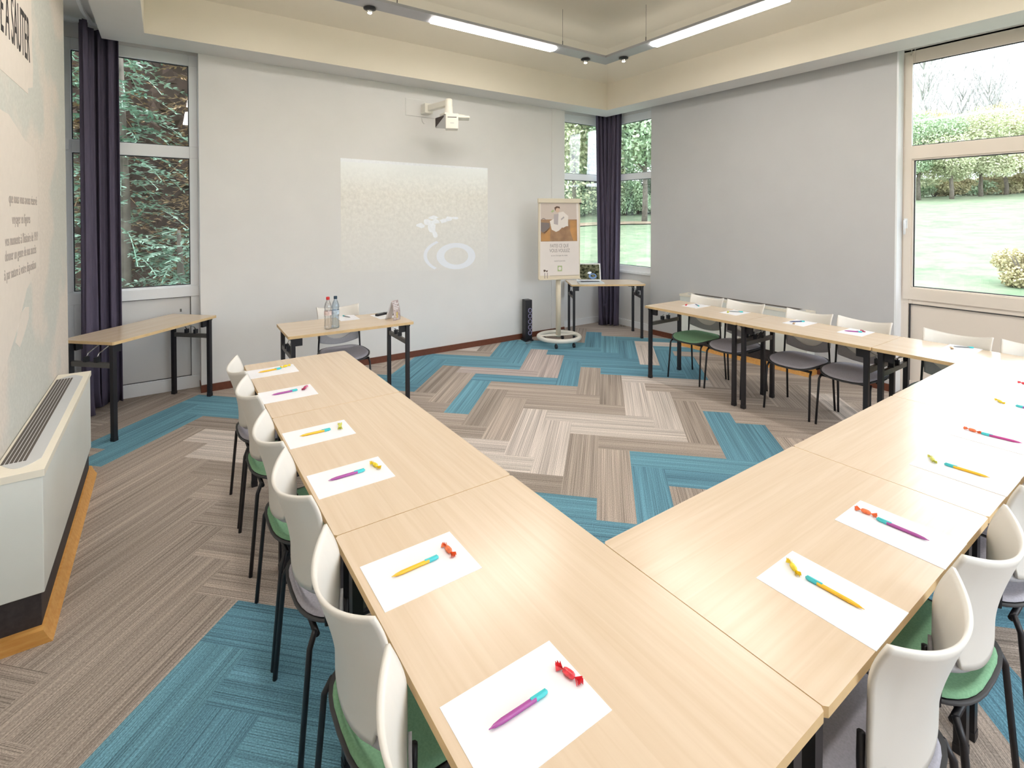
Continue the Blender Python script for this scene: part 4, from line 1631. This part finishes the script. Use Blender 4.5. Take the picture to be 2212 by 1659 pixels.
def leafy_tree(px, depth, h, crown, colr, label, group, rseed, low=.35, trunk_r=.22, per=420, ncl=9, size=.28, bk=bark, xy=None):
    rr = random.Random(rseed)
    x, y = xy or at(px, depth)
    t = thing('tree', label, 'tree', (x, y, ground_z(x, y) - .15), rr.uniform(0, 6), group)
    trunk_mb(h * .8, trunk_r, rr, 7, bk).build('trunk', t)
    cl = []
    for k in range(ncl):
        a = rr.uniform(0, 2 * PI)
        d = rr.uniform(0, .75) * crown
        z = h * rr.uniform(low, .92)
        s_ = crown * rr.uniform(.42, .68)
        cl.append((d * math.cos(a), d * math.sin(a), z, s_, s_, s_ * .75))
    leaf_cloud(cl, per, size, leaf_cols[colr]).build('crown', t)
    return t


def bare_tree(px, depth, h, label, group, rseed):
    rr = random.Random(rseed)
    x, y = at(px, depth)
    t = thing('bare_tree', label, 'tree', (x, y, ground_z(x, y) - .2), rr.uniform(0, 6), group)
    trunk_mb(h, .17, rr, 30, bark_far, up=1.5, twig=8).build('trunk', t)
    return t


# trees at the edge of the lawn, seen through the large window
g = 'trees at the edge of the lawn'
for i, (px, dp, h, cr, co, l) in enumerate((
        (1984, 41, 7.0, 2.7, 'green', 'greenish tree at the left side of the large window'),
        (2055, 40, 6.2, 2.9, 'pale', 'pale tree with a forked dark trunk left of the middle of the large window'),
        (2118, 41, 6.6, 2.6, 'pale', 'pale yellow-green tree in the middle of the large window'),
        (2172, 42, 6.0, 2.8, 'autumn', 'golden tree right of the middle of the large window'),
        (2225, 41, 6.9, 2.8, 'autumn', 'golden tree at the right edge of the picture'),
        (2012, 48, 8.6, 3.0, 'autumn', 'golden tree behind the lawn trees, upper left of the large window'),
        (2088, 49, 7.2, 3.2, 'pale', 'pale tree standing behind the lawn trees, middle of the large window'),
        (2150, 48, 7.8, 3.0, 'autumn', 'golden tree standing behind the lawn trees, right in the large window'),
        (2225, 49, 8.4, 3.3, 'pale', 'pale tree standing behind the lawn trees at the right edge'))):
    leafy_tree(px, dp, h, cr, co, l, g, 100 + i, low=.38, trunk_r=.17, per=1900, ncl=13, size=.085)
g = 'bare trees on the skyline'
for i, (px, dp, h, l) in enumerate(((1988, 60, 17.5, 'tallest bare tree at the left of the large window'), (2003, 62, 15.5, 'bare tree second from the left in the large window'), (2075, 62, 13.0, 'bare tree right of centre on the skyline'),
                                    (2050, 64, 11.5, 'low bare tree between the skyline groups'), (2130, 60, 13.5, 'bare tree in the right skyline group'), (2146, 62, 12.6, 'bare tree rightmost of the skyline pair'), (2190, 62, 10.5, 'bare tree low on the skyline by the right edge'))):
    bare_tree(px, dp, h, l, g, 200 + i)
# trees behind the corner windows
g = 'trees beyond the corner windows'
for i, (px, dp, h, cr, co, low, l) in enumerate((
        (1392, 30, 11.5, 4.6, 'green', .40, 'tree with a straight grey trunk in the right corner window'),
        (1240, 34, 12.5, 4.8, 'pale', .22, 'pale green tree in the left corner window'),
        (1275, 39, 13.5, 4.8, 'green', .2, 'green tree deeper in the left corner window'),
        (1345, 40, 14.0, 5.0, 'green', .25, 'green tree behind the dark curtain edge in the right corner window'),
        (1210, 42, 14.5, 5.2, 'green', .2, 'green tree half hidden behind the flip chart'),
        (1410, 45, 15.5, 5.6, 'pale', .25, 'pale tree at the back of the right corner window'),
        (1300, 50, 17.0, 6.0, 'pale', .2, 'tall pale tree far back between the corner windows'))):
    leafy_tree(px, dp, h, cr, co, l, g, 300 + i, low=low, trunk_r=.18, per=1500, ncl=14, size=.13)


def shrub(px, depth, h, w_, colr, label, rseed, per=500, size=.12, group=None, xy=None):
    rr = random.Random(rseed)
    x, y = xy or at(px, depth)
    t = thing('shrub', label, 'shrub', (x, y, ground_z(x, y) - .1), 0, group)
    bb = MB()
    for k in range(9):
        a = rr.uniform(0, 2 * PI)
        bb.tube([(0, 0, 0), (w_ * .3 * math.cos(a), w_ * .3 * math.sin(a), h * .5), (w_ * .6 * math.cos(a), w_ * .6 * math.sin(a), h * .9)], [.03, .02, .008], bark, n=5)
    bb.build('stem', t)
    leaf_cloud([(rr.uniform(-.5, .5) * w_, rr.uniform(-.5, .5) * w_, h * rr.uniform(.3, .8), w_ * .55, w_ * .55, h * .32) for _ in range(6)], per, size, leaf_cols[colr]).build('foliage', t)
    return t


shrub(2226, 10.5, .85, .62, 'autumn', 'ochre shrub at the lower right of the large window', 401, per=1500, size=.035)
for i, (px, dp, h, w_, co) in enumerate(((1235, 36, 2.6, 1.8, 'green'), (1275, 36.5, 2.8, 1.8, 'dark'), (1352, 36, 2.4, 1.6, 'green'), (1378, 37, 2.4, 1.6, 'green'), (1412, 37, 2.6, 1.8, 'dark'))):
    shrub(px, dp, h, w_, co, ['green shrub at the left in the left corner window', 'dark shrub beside the curtain in the left corner window', 'green shrub just right of the curtain in the right corner window', 'green shrub behind the grey trunk in the right corner window', 'dark shrub at the right of the right corner window'][i], 410 + i, per=900, size=.09, group='shrubs beyond the corner windows')
for i in range(7):
    shrub(1975 + i * 42, 44, 1.6, 1.8, 'autumn' if i % 3 else 'green', ['low shrub at the left foot of the lawn trees', 'low shrub second from the left under the lawn trees', 'low shrub third from the left under the lawn trees', 'low shrub under the middle of the lawn trees', 'low shrub fifth from the left under the lawn trees', 'low shrub sixth from the left under the lawn trees', 'low shrub at the right foot of the lawn trees'][i], 430 + i, per=900, size=.10, group='undergrowth at the edge of the lawn')
# leaf-strewn path across the lawn, seen in the corner windows
path_m = mat('leafy_path', (0.20, 0.17, 0.11), 0.9, 0.1, col2=(0.30, 0.22, 0.17), vscale=1.5)
bb = MB()
def path_pt(px, d):
    x, y = at(px, d)
    return (x, y, ground_z(x, y) + .10 * math.sin(x * .5) * math.cos(y * .43) + .05)


bb.grid(lambda u, v: path_pt(1100 + 420 * u, 27.5 + 1.2 * u + 1.3 * v), 60, 3, path_m)
struct(bb.build('garden_path'), 'leaf-strewn path crossing the lawn', 'path')

# evergreens close outside the left window
def conifer(x, y, h, r, colr, label, rseed, n=150):
    rr = random.Random(rseed)
    t = thing('evergreen', label, 'tree', (x, y, -0.4), 0, 'evergreens outside the left window')
    bb = MB()
    bb.tube([(0, 0, 0), (0.03, 0, h * .5), (0, 0, h)], [.09, .06, .02], bark, n=7)
    bb.build('trunk', t)
    fb = MB()
    vs, fs = [], []
    for k in range(n):
        z = rr.uniform(.15, 1) * h
        a = rr.uniform(0, 2 * PI)
        L = r * (1.1 - .5 * z / h) * rr.uniform(.6, 1.1)
        d = Vector((math.cos(a), math.sin(a), 0))
        p0 = Vector((0, 0, z))
        droop = rr.uniform(-.1, .5)
        side = Vector((-d.y, d.x, 0))
        m = 9
        prev = None
        for i in range(2, m + 1):
            f = i / m
            c = p0 + d * L * f + Vector((0, 0, -droop * L * f * f + .08 * L * math.sin(f * 3)))
            # leaflets on both sides, forked like flat cedar sprays
            for sgn in (-1, 1):
                for _ in range(2):
                    ln = rr.uniform(.05, .13) * (1.2 - .5 * f)
                    dd = (d * rr.uniform(.4, 1) + side * sgn * rr.uniform(.4, 1.1) + Vector((0, 0, rr.uniform(-.5, .35)))).normalized()
                    wv = dd.cross(Vector((rr.uniform(-.4, .4), rr.uniform(-.4, .4), 1))).normalized() * ln * .16
                    o = len(vs)
                    vs += [c - wv * .5, c + dd * ln * .6 - wv, c + dd * ln, c + dd * ln * .6 + wv, c + wv * .5]
                    fs.append((o, o + 1, o + 2, o + 3, o + 4))
            if prev is not None:
                o = len(vs)
                w_ = side * .006
                vs += [prev - w_, c - w_, c + w_, prev + w_]
                fs.append((o, o + 1, o + 2, o + 3))
            prev = c
    fb.add(vs, fs, leaf_cols[colr])
    fb.build('foliage', t)
    return t


for i, (x, y, h, r, co, n, l) in enumerate(((-1.35, 8.6, 5.2, 1.25, 'conifer', 190, 'green evergreen at the left of the left window'), (-0.45, 8.2, 4.6, 1.0, 'conifer', 170, 'green evergreen in the middle of the left window'), (0.55, 8.9, 4.9, 1.1, 'brown', 170, 'browned evergreen at the right of the left window'),
                                            (0.15, 7.95, 2.0, .85, 'conifer', 110, 'low green evergreen at the foot of the left window'), (-0.9, 9.6, 6.2, 1.3, 'brown', 150, 'browned evergreen behind the green ones in the left window'), (1.3, 9.9, 6.0, 1.3, 'conifer', 150, 'green evergreen half hidden right of the left window'))):
    conifer(x, y, h, r, co, l, 500 + i, n)
hb = MB()
hedge_m = mat('hedge_dark_brown', (0.03, 0.022, 0.018), 0.9, 0.1, col2=(0.075, 0.05, 0.04), vscale=2.5)
hb.grid(lambda u, v: Vector((-7 + 14 * u, 11.2 + .25 * math.sin(u * 40) + .2 * math.sin(v * 9 + u * 20) + v * .5, -.4 + 8.4 * v)), 60, 24, hedge_m)
hedge = hb.build('hedge')
tag(hedge, 'tall dark hedge closing the view behind the evergreens in the left window', 'hedge')
leaf_cloud([(-6.5 + i * 1.2, 11.1, .5 + j * 1.4, .9, .35, .9) for i in range(12) for j in range(6)], 70, .12, hedge_m).build('foliage', hedge)

# ------------------------------------------------------------------ sky and colour
wd = bpy.data.worlds.new('overcast_sky')
SC.world = wd
wd.use_nodes = True
nt = wd.node_tree
bg = nt.nodes['Background']
tc = _n(nt, 'ShaderNodeTexCoord')
sx = _n(nt, 'ShaderNodeSeparateXYZ')
nt.links.new(tc.outputs['Generated'], sx.inputs[0])
rp = _n(nt, 'ShaderNodeValToRGB')
rp.color_ramp.elements[0].position = 0.0
rp.color_ramp.elements[0].color = (0.80, 0.90, 1.0, 1)
rp.color_ramp.elements[1].position = 0.6
rp.color_ramp.elements[1].color = (0.86, 0.94, 1.0, 1)
nt.links.new(sx.outputs[2], rp.inputs[0])
nt.links.new(rp.outputs[0], bg.inputs[0])
bg.inputs[1].default_value = 6.5

SC.view_settings.view_transform = 'Standard'
SC.view_settings.look = 'None'
SC.view_settings.gamma = 1
SC.view_settings.use_curve_mapping = False
SC.view_settings.exposure = 0.08
try:
    SC.cycles.use_denoising = True
    SC.cycles.use_adaptive_sampling = True
    SC.cycles.adaptive_threshold = 0.02
    SC.cycles.max_bounces = 8
    SC.cycles.diffuse_bounces = 5
    SC.cycles.transparent_max_bounces = 12
    SC.cycles.sample_clamp_indirect = 8
    SC.cycles.caustics_reflective = False
    SC.cycles.caustics_refractive = False
except Exception:
    pass
